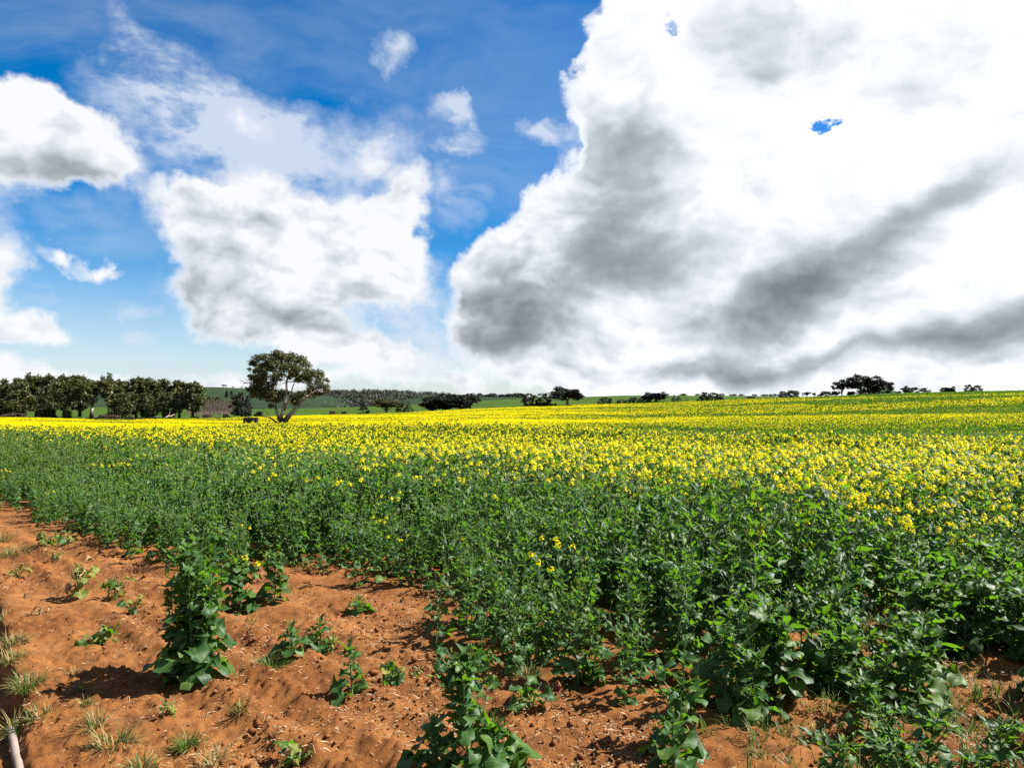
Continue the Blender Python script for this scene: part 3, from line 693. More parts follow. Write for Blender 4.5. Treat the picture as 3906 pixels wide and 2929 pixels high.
sick(846, 1462, .15, .24, 9, 'low wilted plant with curled leaves in shadow at the crop corner', [WILT_ME, LB, LB], 53)
sick(905, 1452, .08, .16, 6, 'bleached cream dead leaves lying in front of the crop corner', [DRY_ME, WILT_ME], 54)
sick(1148, 1530, .16, .24, 9, 'yellow green ragged plant right behind the closest canola plant', [WILT_ME, LB], 55)
sick(650, 1640, .09, .24, 7, 'yellowed rosette flat on the soil near the bottom edge of the picture', [WILT_ME, LB], 56)
sick(600, 1650, .07, .16, 5, 'small dying green rosette beside the yellowed one near the bottom edge', [LB, WILT_ME], 57)
sick(1690, 1500, .20, .30, 10, 'golden yellow withered canola plant in the sparse corner at right', [WILT_ME, WILT_ME, DRY_ME], 58)
sick(1245, 1650, .05, .16, 5, 'pinkish pale dead leaves on the soil at the bottom of the picture', [DRY_ME], 59)

# grass tufts
def blade(mb, base, az, length, curl, w, mi, tint, lean):
    pts = []; p = Vector(base); a = math.pi / 2 - lean
    dirh = Vector((math.cos(az), math.sin(az), 0)); side = Vector((-dirh.y, dirh.x, 0))
    n = 4; v = []; f = []
    for i in range(n + 1):
        ww = w * (1 - (i / n)**1.6)
        v += [p + side * ww, p - side * ww]
        p = p + (dirh * math.cos(a) + Vector((0, 0, math.sin(a)))) * (length / n); a -= curl / n
    for i in range(n): f.append([2 * i, 2 * i + 1, 2 * i + 3, 2 * i + 2])
    mb.add(v, f, None, mi, tint)
def tuft_mesh(seed, n, length, lean, dryness, rad, mats):
    r = np.random.default_rng(seed); mb = MB()
    for i in range(n):
        a = r.uniform(0, 6.28); q = rad * math.sqrt(r.uniform())
        blade(mb, (math.cos(a) * q, math.sin(a) * q, -.01), a + r.uniform(-.8, .8), length * r.uniform(.5, 1.1), r.uniform(.4, 2.2), r.uniform(.002, .0044), 1 if r.uniform() < dryness else 0, r.uniform(), r.uniform(.05, lean))
    return mb.mesh('blades', mats)
def tuft(X, Y, label, n, length, rad, dry, lean=.9, brown=False, seed=0):
    x, y = px(X, Y)
    me = tuft_mesh(seed + int(X * 7 + Y), int(n * 1.3), length * 1.15, lean, dry, rad, [M['grass_brown'] if brown else M['grass'], M['grass_brown'] if brown else M['grass_dry']])
    o = obj('grass_tuft', me, loc=(x, y, gz1(x, y))); tag(o, label, 'grass tuft')
    return o
tuft(34, 1199, 'wide clump of green and straw coloured grass above the tan dried plant', 190, .17, .20, .45)
tuft(6, 1168, 'grass clump cut by the left edge of the picture', 120, .17, .15, .45)
tuft(15, 1332, 'thin flattened grass on the soil at the left edge', 90, .11, .14, .6, 1.3)
tuft(74, 1486, 'large green grass tuft on top of the low bank', 170, .15, .09, .25)
tuft(41, 1390, 'dry straw coloured tuft on the brow of the bank, topmost of the row', 120, .12, .10, .75, 1.2)
tuft(40, 1423, 'half dry tuft hanging over the brow of the bank', 120, .12, .10, .6, 1.2)
tuft(54, 1545, 'green grass tuft drooping over the end of the pale pipe', 110, .14, .06, .3, 1.2)
tuft(100, 1540, 'low thin grass right of the end of the pale pipe', 70, .11, .08, .4, 1.3)
tuft(198, 1518, 'small yellow green grass tuft alone on soil right of the bank', 60, .09, .035, .4)
tuft(179, 1480, 'tiny green grass sprout on bare soil', 28, .07, .03, .35, 1.2)
tuft(172, 1442, 'small dry tuft beside a dark damp patch of soil', 60, .08, .06, .85, 1.2)
tuft(222, 1565, 'tall dry stalks standing from a sprawling tuft', 60, .17, .05, .6, .9)
tuft(262, 1605, 'long sprawling half dry grass tuft near the bottom left', 110, .15, .09, .55, 1.2)
tuft(415, 1596, 'fresh green upright grass tuft with dark shadow, bottom left of the soil', 130, .13, .045, .1, .8)
tuft(534, 1536, 'small sparse green grass tuft on straw littered soil', 40, .10, .05, .3, 1.1)
tuft(470, 1640, 'thin pale grass tuft at the bottom edge', 45, .11, .06, .6, 1.1)
tuft(590, 1428, 'bright green flat grass tuft between the tall column and the seedlings', 130, .12, .10, .12, 1.2)
tuft(682, 1220, 'green grass at the foot of the crop behind the bare patch', 120, .14, .20, .25, 1.0)
tuft(1140, 1458, 'bright green grass tuft at the corner of the crop', 130, .13, .08, .1, .9)
tuft(540, 1340, 'small green grass sprouts behind the tall column', 50, .09, .08, .3, 1.2)
tuft(620, 1262, 'short mixed grass between the low bushes and the crop', 70, .10, .14, .4, 1.2)
tuft(213, 1172, 'dead brown tuft at the crop edge, middle of three', 110, .17, .12, .5, 1.0, True)
tuft(167, 1136, 'dead brown tuft at the crop edge, farthest of three', 100, .18, .13, .5, 1.0, True)
tuft(304, 1230, 'dead brown tuft at the crop edge, nearest of three', 120, .16, .13, .5, 1.1, True)
tuft(262, 1195, 'dead brown grass low against the crop between two brown tufts', 90, .13, .13, .5, 1.2, True)
tuft(320, 1660, 'half dry grass tuft cut by the bottom edge', 80, .12, .07, .5, 1.2)

# ------------------------------------------------------------------ the pipe at the foot of the bank
pp = [px(36, 1540), px(44, 1580), px(53, 1620), px(64, 1662), px(84, 1740), px(130, 1900)]
mb = MB(); pts = []
for i in range(120):
    q = i / 119 * (len(pp) - 1); j = min(int(q), len(pp) - 2); a = q - j; e = 1 + .055 / EYE
    x = (pp[j][0] * (1 - a) + pp[j + 1][0] * a) * e; y = (pp[j][1] * (1 - a) + pp[j + 1][1] * a) * e
    pts.append((x, y, -.055 + .005 * math.sin(i * .25) - .07 * max(0, 1 - i / 14)))
mb.tube(pts, [.020 + .0014 * (i % 2) for i in range(120)], 12, 0, .5)
M['pipe'] = plain('pale_pipe', rgb(0.22, 0.16, 0.12), 0.7, 0.2, rgb(0.40, 0.32, 0.265), 14, bmp=0.3)
tag(obj('pipe', mb.mesh('pipe', [M['pipe']], True)), 'pale grey ribbed pipe lying along the foot of the low bank', 'pipe')

# ------------------------------------------------------------------ litter on the soil
def soil_points(n, seed, ymax=13.0, bare=True):
    r = np.random.default_rng(seed)
    y = np.exp(r.uniform(math.log(2.2), math.log(ymax), n * 3)); x = r.uniform(-.95, .95, n * 3) * y
    s, t = st(x, y)
    ok = (step_line(x, y) > .05) & ((crop_density(x, y) < 9) if bare else True)
    ok &= r.uniform(size=n * 3) < .10 + sstep(.40, .66, fbm(x * 1.5, y * 1.5, 131, 4))
    x, y = x[ok][:n], y[ok][:n]
    return x, y, gz(x, y), r
x, y, z, r = soil_points(19000, 5)
n = len(x); L = np.exp(r.normal(math.log(.017), .65, n)).clip(.005, .12); wd = r.uniform(.0007, .0017, n); a = r.uniform(0, 6.28, n); lift = r.uniform(-.15, .45, n)
dx, dy = np.cos(a) * L / 2, np.sin(a) * L / 2; sx, sy = -np.sin(a) * wd, np.cos(a) * wd; dz = lift * L / 2
hx = z + .006
V = np.stack([np.stack([x - dx + sx, y - dy + sy, hx - dz], -1), np.stack([x - dx - sx, y - dy - sy, hx - dz], -1), np.stack([x + dx - sx, y + dy - sy, hx + dz], -1), np.stack([x + dx + sx, y + dy + sy, hx + dz], -1), np.stack([x, y, hx + .004 + wd], -1)], 1)
F = np.arange(n)[:, None, None] * 5 + np.array([[0, 1, 4], [1, 2, 4], [2, 3, 4], [3, 0, 4]])[None]
me = make_mesh('straw', V.reshape(-1, 3), F.reshape(-1, 3), mats=[M['straw']], attr={'tint': np.repeat(r.uniform(size=n), 5)})
tag(obj('straw', me), kind='stuff')
x, y, z, r = soil_points(15000, 6)
n = len(x); rad = np.exp(r.normal(math.log(.0065), .6, n)).clip(.002, .045)
ico = np.array([[0, 0, 1], [.9, 0, .3], [.28, .85, .3], [-.73, .53, .3], [-.73, -.53, .3], [.28, -.85, .3], [0, 0, -.6]])
fi = np.array([[0, 1, 2], [0, 2, 3], [0, 3, 4], [0, 4, 5], [0, 5, 1], [6, 2, 1], [6, 3, 2], [6, 4, 3], [6, 5, 4], [6, 1, 5]])
V = ico[None] * rad[:, None, None] * r.uniform(.6, 1.3, (n, 7, 3)) + np.stack([x, y, z + rad * .2], -1)[:, None]
me = make_mesh('soil_clods', V.reshape(-1, 3), (np.arange(n)[:, None, None] * 7 + fi[None]).reshape(-1, 3), mats=[M['clod']], attr={'tint': np.repeat(r.uniform(size=n), 7)})
tag(obj('soil_clods', me), kind='stuff')

# ------------------------------------------------------------------ the crop
def jitter_points(x0, x1, y0, y1, per, seed):
    r = np.random.default_rng(seed); n = int((x1 - x0) * (y1 - y0) * per)
    return r.uniform(x0, x1, n), r.uniform(y0, y1, n), r
def grid_points(y0, y1, umax, cell, seed, margin=2.0):
    r = np.random.default_rng(seed)
    xm = umax * y1 + margin
    gx, gy = np.meshgrid(np.arange(-xm, xm, cell), np.arange(y0, y1, cell))
    x = gx.ravel() + r.uniform(-.48, .48, gx.size) * cell; y = gy.ravel() + r.uniform(-.48, .48, gx.size) * cell
    ok = (np.abs(x) < umax * y + margin) & (y >= y0) & (y < y1)
    return x[ok], y[ok], r
NEAR_END = 15.0
x, y, r = grid_points(1.8, NEAR_END, 0.80, 0.235, 21, 1.2)
keep = r.uniform(size=len(x)) < crop_density(x, y) * 0.235**2
hx_ = np.array([px(X, Y) for X, Y in ((422, 1468), (392, 1452), (455, 1458))])
x, y = x[keep], y[keep]
fl = flower_chance(x, y); ht = crop_height(x, y)
rnd = r.uniform(size=(len(x), 5))
s_, t_ = st(x, y)
lowz = ht < 0.52
kind_ = np.where(lowz, 3, np.where(rnd[:, 0] < fl, 1, np.where(rnd[:, 1] < np.minimum(fl * 1.2, .08), 2, 0)))
bankh = np.where(lowz, 0.40, 0.86)
scale_ = ht / bankh * (0.82 + 0.36 * rnd[:, 2])
inframe = (np.abs(x) < .70 * y) & (y > 3.72)
order = np.argsort(np.where(inframe, np.hypot(x, y), 1e6))
near = order[:300]
BANKS = {0: (TALL, 'tall'), 1: (FLOW, 'flow'), 2: (FEWF, 'few'), 3: (LOWP, 'low')}
LAB = {0: ('leafy green canola plant without flowers, packed in the dense front of the crop', 'leafy canola plants along the front of the crop'),
       1: ('canola plant topped with yellow flower heads in the front of the crop', 'flowering canola plants along the front of the crop'),
       2: ('tall green canola plant carrying one or two yellow flower heads', 'canola plants with a flower or two at the front of the crop'),
       3: ('short canola plant in the thin grassy corner of the crop at right', 'short canola plants in the thin corner of the crop')}
LAB[4] = ('leafy canola plant in the outermost rank of the crop with bare soil at its foot', 'canola plants in the outermost rank of the crop')
rank = s_ - edge_s(t_)
for c, i in enumerate(near):
    lb = LAB[4] if (kind_[i] == 0 and rank[i] < .55) else LAB[int(kind_[i])]
    b, bn = BANKS[int(kind_[i])]
    place_plant(b, int(rnd[i, 3] * len(b)), float(x[i]), float(y[i]), float(rnd[i, 4] * 6.283), float(scale_[i]), *lb, split=c < 150, bank_name=bn)

def scatter(name, pts, rot, scl, idx, variants, tilt=None):
    """one object: variants placed on points by geometry nodes"""
    col = bpy.data.collections.new(name + '_stock')
    for i, me in enumerate(variants):
        o = bpy.data.objects.new('%s_%02d' % (name, i), me); col.objects.link(o)
    me = bpy.data.meshes.new(name); me.vertices.add(len(pts)); me.vertices.foreach_set('co', np.asarray(pts, np.float32).ravel())
    for k, a, t in (('turn', rot, 'FLOAT'), ('size', scl, 'FLOAT'), ('pick', idx, 'INT')):
        at = me.attributes.new(k, t, 'POINT'); at.data.foreach_set('value', np.asarray(a, np.float32 if t == 'FLOAT' else np.int32))
    o = obj(name, me)
    g = bpy.data.node_groups.new(name, 'GeometryNodeTree')
    g.interface.new_socket('Geometry', in_out='INPUT', socket_type='NodeSocketGeometry'); g.interface.new_socket('Geometry', in_out='OUTPUT', socket_type='NodeSocketGeometry')
    N = g.nodes; Lk = g.links
    gi = N.new('NodeGroupInput'); go = N.new('NodeGroupOutput')
    ci = N.new('GeometryNodeCollectionInfo'); ci.inputs['Collection'].default_value = col; ci.inputs['Separate Children'].default_value = True; ci.inputs['Reset Children'].default_value = True
    ip = N.new('GeometryNodeInstanceOnPoints'); ip.inputs['Pick Instance'].default_value = True
    def na(nm, t):
        q = N.new('GeometryNodeInputNamedAttribute'); q.data_type = t; q.inputs['Name'].default_value = nm; return q.outputs[0]
    cx = N.new('ShaderNodeCombineXYZ'); Lk.new(na('turn', 'FLOAT'), cx.inputs[2])
    Lk.new(gi.outputs[0], ip.inputs['Points']); Lk.new(ci.outputs[0], ip.inputs['Instance']); Lk.new(na('pick', 'INT'), ip.inputs['Instance Index'])
    Lk.new(cx.outputs[0], ip.inputs['Rotation']); Lk.new(na('size', 'FLOAT'), ip.inputs['Scale']); Lk.new(ip.outputs[0], go.inputs[0])
    md = o.modifiers.new('scatter', 'NODES'); md.node_group = g
    return o
stock = [joined_plant('p', p, 400 + q) for q, p in enumerate(TALL)] + [joined_plant('p', p, 430 + q) for q, p in enumerate(FLOW)] + [joined_plant('p', p, 460 + q) for q, p in enumerate(FEWF)] + [joined_plant('p', p, 480 + q) for q, p in enumerate(LOWP)]
off = {0: 0, 1: N_TALL, 2: N_TALL + N_FLOW, 3: N_TALL + N_FLOW + 4}; cnt = {0: N_TALL, 1: N_FLOW, 2: 4, 3: N_LOW}
rest = np.setdiff1d(np.arange(len(x)), near)
idx = np.array([off[int(kind_[i])] + int(rnd[i, 3] * cnt[int(kind_[i])]) for i in rest])
o = scatter('canola_crop', np.stack([x, y, gz(x, y) - .012], -1)[rest], rnd[rest, 4] * 6.283, scale_[rest], idx, stock)
tag(o, kind='stuff')

def flower_level(x, y):               # flowering is thinner in drifts that follow the contour, most on the rise at right
    s, t = st(x, y)
    rise = sstep(-.10, .30, x / y) * sstep(21.5, 23.5, s)
    hollow = np.exp(-((s - 24 - 60 * np.clip(x / y, 0, .7)) / 24.0)**2)
    d1 = fbm(s * .045 + 1.4 * fbm(x * .018, y * .018, 159, 3), t * .020, 161, 4); d2 = fbm(x * .10, y * .10, 171, 3)
    f = 0.93 - rise * (0.40 + .34 * hollow + .42 * sstep(.43, .55, d1)) - .24 * (d2 - .5)
    f = f - (1 - rise) * .40 * sstep(.50, .64, fbm(s * .16, t * .012, 181, 3)) * sstep(12, 20, s)
    return np.clip(np.where(np.abs(s - 19.6) < 1.6, np.maximum(f, .93), f), .02, 1)

# middle distance: lighter plants
x, y, r = grid_points(NEAR_END, 46.0, 0.80, 0.25, 23)
keep = r.uniform(size=len(x)) < np.minimum(crop_density(x, y) / 15.0, 1); x, y = x[keep], y[keep]
fl = flower_chance(x, y); rnd = r.uniform(size=(len(x), 5))
band = fbm(((x + y) * .7071) * .55, ((y - x) * .7071) * .06, 151, 3)
fl = np.clip(fl * (0.85 + 0.7 * (band - .35)), 0, .97) * np.where(st(x, y)[0] > 21, np.clip(flower_level(x, y), 0, 1)**1.5, np.clip(flower_level(x, y) * 1.15, .3, 1))
k_ = np.where(rnd[:, 0] < fl, 1, 0)
lo_t = [joined_plant('p', plan_plant(1300 + q, .86, 0.0, .8, 1.1), 500 + q, True) for q in range(6)]
lo_f = [joined_plant('p', plan_plant(1320 + q, .92, .95, .75, 1.0, 1.15), 520 + q, True) for q in range(8)]
idx = np.where(k_ == 1, 6 + (rnd[:, 3] * 8).astype(int), (rnd[:, 3] * 6).astype(int))
o = scatter('canola_field', np.stack([x, y, macro(x, y) - .02], -1), rnd[:, 4] * 6.283, crop_height(x, y) / .88 * (.88 + .24 * rnd[:, 2]), idx, lo_t + lo_f)
tag(o, kind='stuff')

# far field: patches of crop, each with many flower heads over green leaves
def patch_mesh(seed, n_fl, n_lf, size, fs, ls, full):
    r = np.random.default_rng(seed)
    def quads(n, zlo, zhi, s, up):
        c = np.stack([r.uniform(-size / 2, size / 2, n), r.uniform(-size / 2, size / 2, n), r.uniform(zlo, zhi, n)], -1)
        nr = r.normal(size=(n, 3)); nr[:, 2] = np.abs(nr[:, 2]) * up; nr /= np.linalg.norm(nr, axis=1, keepdims=True)
        a = np.cross(nr, r.normal(size=(n, 3))); a /= np.linalg.norm(a, axis=1, keepdims=True); b = np.cross(nr, a)
        sc = (s * r.uniform(.6, 1.3, n))[:, None]
        return np.stack([c + a * sc, c + b * sc * .8, c - a * sc, c - b * sc * .8], 1)
    # a head is two crossed blades so that it shows from any side
    hf = quads(n_fl, .82, 1.02, fs, .6); hg = quads(n_fl, .82, 1.0, fs * .9, 1.5)
    lf = quads(n_lf, .35, .93 if full > 2 else 1.0, ls, 1.2)
    V = np.concatenate([hf, hg, lf]); n = len(V)
    mi = np.concatenate([np.zeros(2 * n_fl, int), np.ones(n_lf, int)])
    return make_mesh('patch', V.reshape(-1, 3), np.arange(n * 4).reshape(n, 4), mats=[M['petal'], M['leaf_far']], mi=mi, uv=np.full((n * 4, 2), .37), attr={'tint': np.repeat(r.uniform(size=n), 4)})
def field_edge(x, y):                 # distance along each bearing to the far edge of the crop
    return np.interp(x / y, (np.array([-200, 0, 60, 118, 223, 275, 330, 384, 512, 640, 768, 896, 1024, 1250]) - 512) / 720, [260, 255, 240, 226, 240, 262, 280, 288, 292, 292, 262, 250, 250, 250])
def far_patches(y0, y1, cell, size, fs, ls, nf, nl, seed, name):
    x, y, r = grid_points(y0, y1, 0.82, cell, seed, 3.0)
    ok = (y < field_edge(x, y)) & ((x + y) * .7071 > 3.2); x, y = x[ok], y[ok]
    f = flower_level(x, y)
    f = np.clip(f + r.uniform(-.10, .10, len(x)), .02, .95)
    lv = np.clip((f * 5).astype(int), 0, 4)
    pm = [patch_mesh(seed * 10 + a * 3 + b, int(nf * (.015, .09, .24, .60, 1.15)[a]), nl, size, fs, ls, a) for a in range(5) for b in range(3)]
    idx = lv * 3 + r.integers(0, 3, len(x))
    o = scatter(name, np.stack([x, y, macro(x, y) - .02], -1), r.integers(0, 4, len(x)) * 1.5708 + r.uniform(-.2, .2, len(x)), r.uniform(.93, 1.07, len(x)), idx, pm)
    tag(o, kind='stuff')
far_patches(46.0, 110.0, 1.05, 1.35, .040, .080, 110, 70, 31, 'canola_field_middle')
far_patches(110.0, 300.0, 2.3, 3.0, .075, .15, 160, 110, 33, 'canola_field_far')

# grass in the thin corner
r = np.random.default_rng(77)
x, y, r = grid_points(2.5, 13, 0.85, .10, 41, 1.0)
s, t = st(x, y)
gd = (sstep(2.75, 2.1, t) * sstep(12, 9, s) * sstep(3.3, 4.2, s)) * (0.30 + .9 * sstep(.44, .60, fbm(x * 1.3, y * 1.3, 191, 3))) + 1.4 * np.exp(-(((s - 7.2) / 1.5)**2 + ((t - 2.2) / 0.5)**2))
keep = r.uniform(size=len(x)) < gd * .55; x, y = x[keep], y[keep]
gm = [tuft_mesh(600 + q, 16, .14, .9, .15, .05, [M['grass'], M['grass_dry']]) for q in range(6)]
o = scatter('grass', np.stack([x, y, gz(x, y)], -1), r.uniform(0, 6.28, len(x)), r.uniform(.6, 1.25, len(x)), r.integers(0, 6, len(x)), gm)
tag(o, kind='stuff')

# ------------------------------------------------------------------ land beyond the crop
def turf_mat(name, c0, c1, c2, sc=1.0):
    m, k, out = new_mat(name)
    pos = k.node('ShaderNodeNewGeometry').outputs['Position']
    n1 = k.noise(pos, 0.02 * sc, 5, 0.6); n2 = k.noise(k.vec('MULTIPLY', pos, (1.0, .35, 1.0)), 0.35 * sc, 6, 0.7); n3 = k.noise(pos, 2.2 * sc, 3, 0.7)
    c = k.mix(k.ramp(n1, .35, .65), c0, c1)
    c = k.mix(k.ramp(n2, .45, .70, 0, .75), c, c2)
    c = k.mix(k.ramp(n3, .55, .75, 0, .5), c, k.vec('SCALE', c, None, .5))
    b = bsdf(k, c, .95, .05, bump(k, k.math('ADD', n2, n3), .8, .25))
    k.put(out.inputs[0], b.outputs[0]); return m
M['pasture'] = turf_mat('pasture_turf', rgb(.046, .092, .009), rgb(.066, .118, .011), rgb(.030, .064, .008))
M['hill'] = turf_mat('hill_turf', rgb(.022, .046, .019), rgb(.031, .056, .021), rgb(.018, .037, .018), .25)
M['bush_hill'] = turf_mat('scrub_hill_turf', rgb(.040, .066, .018), rgb(.024, .044, .016), rgb(.020, .032, .015), .25)
M['dirt'] = plain('dirt_road', rgb(.42, .30, .19), .95, .05, rgb(.55, .42, .30), .3)

us = np.linspace(-1.7, 1.7, 300); ys = np.exp(np.linspace(math.log(215), math.log(1400), 110))
Yg, Ug = np.meshgrid(ys, us); Xg = Ug * Yg
Zg = macro(Xg, Yg) + .04 - 1.2 * (1 - sstep(-4, 2, Yg - field_edge(Xg, Yg)))
Zg = Zg + sstep(300, 420, Yg) * (fbm(Xg * .012, Yg * .012, 211, 3) - .5) * 1.2
pasture = obj('pasture', grid_mesh('pasture', Xg, Yg, Zg, [M['pasture']])); tag(pasture, kind='structure')
v = [(-8500, -8500, -14), (8500, -8500, -14), (8500, 8500, -14), (-8500, 8500, -14)]
tag(obj('plain', make_mesh('plain', v, [[0, 1, 2, 3]], M['hill'])), kind='structure')
# dirt road along the left end of the field
us = np.linspace(-1.6, -.47, 90)
dd = np.interp(us * 720 + 512, [-700, 0, 60, 118, 180], [262, 262, 250, 238, 246]); rows = []
for q in (2.0, 3.2, 4.6, 6.0): rows.append(np.stack([us * (dd + q), dd + q], -1))
P = np.array(rows); Zr = macro(P[..., 0], P[..., 1]) + .09
tag(obj('road', grid_mesh('road', P[..., 0].T, P[..., 1].T, Zr.T, [M['dirt']])), kind='structure')

def hill(name, mat, cols, pxs, dc, df, db, zf, rough, seed):
    """a rise whose crest runs along the given bearings at distance dc"""
    us = (np.linspace(cols[0], cols[-1], 160) - 512) / 720
    crest = EYE - (np.interp(us, (np.array(cols) - 512) / 720, pxs) - 407.5) / 720 * dc
    k = np.hanning(13); k /= k.sum(); crest = np.convolve(np.pad(crest, 6, mode='edge'), k, 'valid')
    ds = np.concatenate([np.linspace(df, dc, 36), np.linspace(dc, db, 10)[1:]])
    Yg, Ug = np.meshgrid(ds, us); Xg = Ug * Yg
    w = np.where(Yg <= dc, sstep(df, dc, Yg) * .55 + .45 * (Yg - df) / (dc - df), 1 - .8 * sstep(dc, db, Yg))
    ends = sstep(0, .06, (np.linspace(0, 1, 160)))[:, None] * sstep(1, .94, np.linspace(0, 1, 160))[:, None]
    Z = zf + (crest[:, None] - zf) * w * (.15 + .85 * ends) + rough * (fbm(Xg * .004, Yg * .004, seed, 4) - .5) * np.sin(np.clip(w, 0, 1) * math.pi)
    o = obj(name, grid_mesh(name, Xg, Yg, Z, [mat])); tag(o, kind='structure')
    def height(x, y):
        u = x / y; c = np.interp(u, us, crest); e = sstep(0, .06, (u - us[0]) / (us[-1] - us[0])) * sstep(1, .94, (u - us[0]) / (us[-1] - us[0]))
        w = np.where(y <= dc, sstep(df, dc, y) * .55 + .45 * (y - df) / (dc - df), 1 - .8 * sstep(dc, db, y))
        return zf + (c - zf) * w * (.15 + .85 * e) + rough * (fbm(x * .004, y * .004, seed, 4) - .5) * np.sin(np.clip(w, 0, 1) * math.pi)
    return height
h_green = hill('green_hill', M['hill'], [-260, -60, 20, 120, 197, 225, 250, 275, 320, 380], [396, 389, 387.5, 386.8, 386.6, 386.8, 388.6, 390.5, 395, 402], 1500, 820, 2300, -8, 8, 221)
h_wood = hill('wooded_ridge', M['bush_hill'], [215, 280, 315, 340, 370, 400, 415, 440, 470, 520], [399, 394, 392.3, 392, 391.4, 392.2, 393, 394.2, 397, 404], 2000, 900, 2900, -10, 10, 231)
h_tree = hill('far_ridge', M['hill'], [360, 400, 440, 500, 560, 640, 720, 760, 900, 1100, 1250], [402, 399, 396.2, 396.2, 396.4, 397, 397, 397, 398, 399, 399], 1180, 760, 1900, -4, 3, 241)
h_right = hill('distant_hill', M['hill'], [855, 876, 884, 890, 897, 925], [398, 390, 388.8, 389, 391, 400], 2600, 1900, 3600, -10, 4, 251)

# ------------------------------------------------------------------ trees
def foliage_mat(name, c0, c1, c2, tr, tf=.22):
    m, k, out = new_mat(name)
    oi = k.node('ShaderNodeObjectInfo').outputs['Random']; tn = attr(k, 'tint')
    c = k.mix(k.ramp(tn, .0, .6), c0, c1); c = k.mix(k.ramp(tn, .70, 1.0), c, c2)
    c = k.mix(k.math('MULTIPLY', oi, .5), c, k.vec('MULTIPLY', c, (1.25, 1.0, .75)))
    b = bsdf(k, c, .55, .35)
    t = k.node('ShaderNodeBsdfTranslucent'); k.put(t.inputs[0], tr)
    mx = k.node('ShaderNodeMixShader'); mx.inputs[0].default_value = tf
    k.put(mx.inputs[1], b.outputs[0]); k.put(mx.inputs[2], t.outputs[0]); k.put(out.inputs[0], mx.outputs[0]); return m
M['gum'] = foliage_mat('gum_leaves', rgb(.040, .056, .014), rgb(.080, .094, .020), rgb(.18, .17, .036), rgb(.12, .14, .016))
M['dense'] = foliage_mat('dense_leaves', rgb(.036, .052, .014), rgb(.072, .088, .018), rgb(.15, .145, .030), rgb(.10, .12, .014))
M['pine'] = foliage_mat('cypress_and_backlit_leaves', rgb(.014, .022, .009), rgb(.022, .030, .011), rgb(.034, .040, .014), rgb(.02, .03, .008), .1)
M['scrub'] = foliage_mat('scrub_leaves', rgb(.085, .058, .035), rgb(.13, .095, .065), rgb(.07, .065, .025), rgb(.06, .05, .02), .1)
M['bright_bush'] = foliage_mat('golden_bush_leaves', rgb(.10, .10, .018), rgb(.15, .14, .022), rgb(.19, .165, .03), rgb(.14, .14, .015))
M['twig'] = plain('bare_twigs', rgb(.20, .15, .115), .9, .1, rgb(.30, .225, .17), 2)
def bark_mat():
    m, k, out = new_mat('gum_bark')
    pos = k.node('ShaderNodeTexCoord').outputs['Object']; sp = k.node('ShaderNodeSeparateXYZ'); k.put(sp.inputs[0], pos)
    n = k.noise(k.vec('MULTIPLY', pos, (1, 1, .3)), 1.5, 5, .65)
    c = k.mix(k.ramp(n, .42, .60), rgb(.50, .45, .39), rgb(.16, .125, .095))
    rough = k.ramp(k.math('ADD', sp.outputs['Z'], k.math('MULTIPLY', n, 1.2)), 1.6, 3.2, 1, 0)
    c = k.mix(rough, c, rgb(.055, .036, .024))
    k.put(out.inputs[0], bsdf(k, c, .85, .15, bump(k, n, .6, .05)).outputs[0]); return m
M['bark'] = bark_mat()
M['dark_bark'] = plain('dark_bark', rgb(.05, .038, .028), .9, .1, rgb(.13, .105, .08), 2.0)

def leaf_cloud(mb, blobs, per_m2, size, r, flat=1.0, shell=.45, droop=.3, aspect=.45):
    """small leaf-sprays filling irregular clumps; each spray is one bent blade"""
    Vs, tn = [], []
    for c, rad in blobs:
        n = max(4, int(per_m2 * rad * rad))
        d = r.normal(size=(n, 3)); d /= np.linalg.norm(d, axis=1, keepdims=True)
        lump = 1 + .28 * np.sin(d[:, 0] * 5 + c[0] * 3) * np.cos(d[:, 1] * 4 + c[2] * 2) + .18 * np.sin(d[:, 2] * 7 + c[1])
        q = (shell + (1 - shell) * r.uniform(size=n)**.6) * rad * lump
        p = np.asarray(c) + d * q[:, None] * np.array([1, 1, flat])
        a = d + r.normal(size=(n, 3)) * .8; a[:, 2] -= droop; a /= np.linalg.norm(a, axis=1, keepdims=True)
        b = np.cross(a, r.normal(size=(n, 3))); b /= np.linalg.norm(b, axis=1, keepdims=True)
        s = (size * r.uniform(.6, 1.4, n))[:, None]
        Vs.append(np.stack([p - a * s, p + b * s * aspect, p + a * s, p - b * s * aspect], 1)); 
        tn.append(np.clip(r.uniform(size=n) * .75 + r.uniform(0, .25), 0, 1))
    V = np.concatenate(Vs); t = np.concatenate(tn); n = len(V)
    return V.reshape(-1, 3), np.arange(n * 4).reshape(n, 4), np.repeat(t, 4)
def crown_mesh(name, blobs, per_m2, size, seed, mat, **kw):
    v, f, t = leaf_cloud(None, blobs, per_m2, size, np.random.default_rng(seed), **kw)
    return make_mesh(name, v, f, mats=[mat], attr={'tint': t})

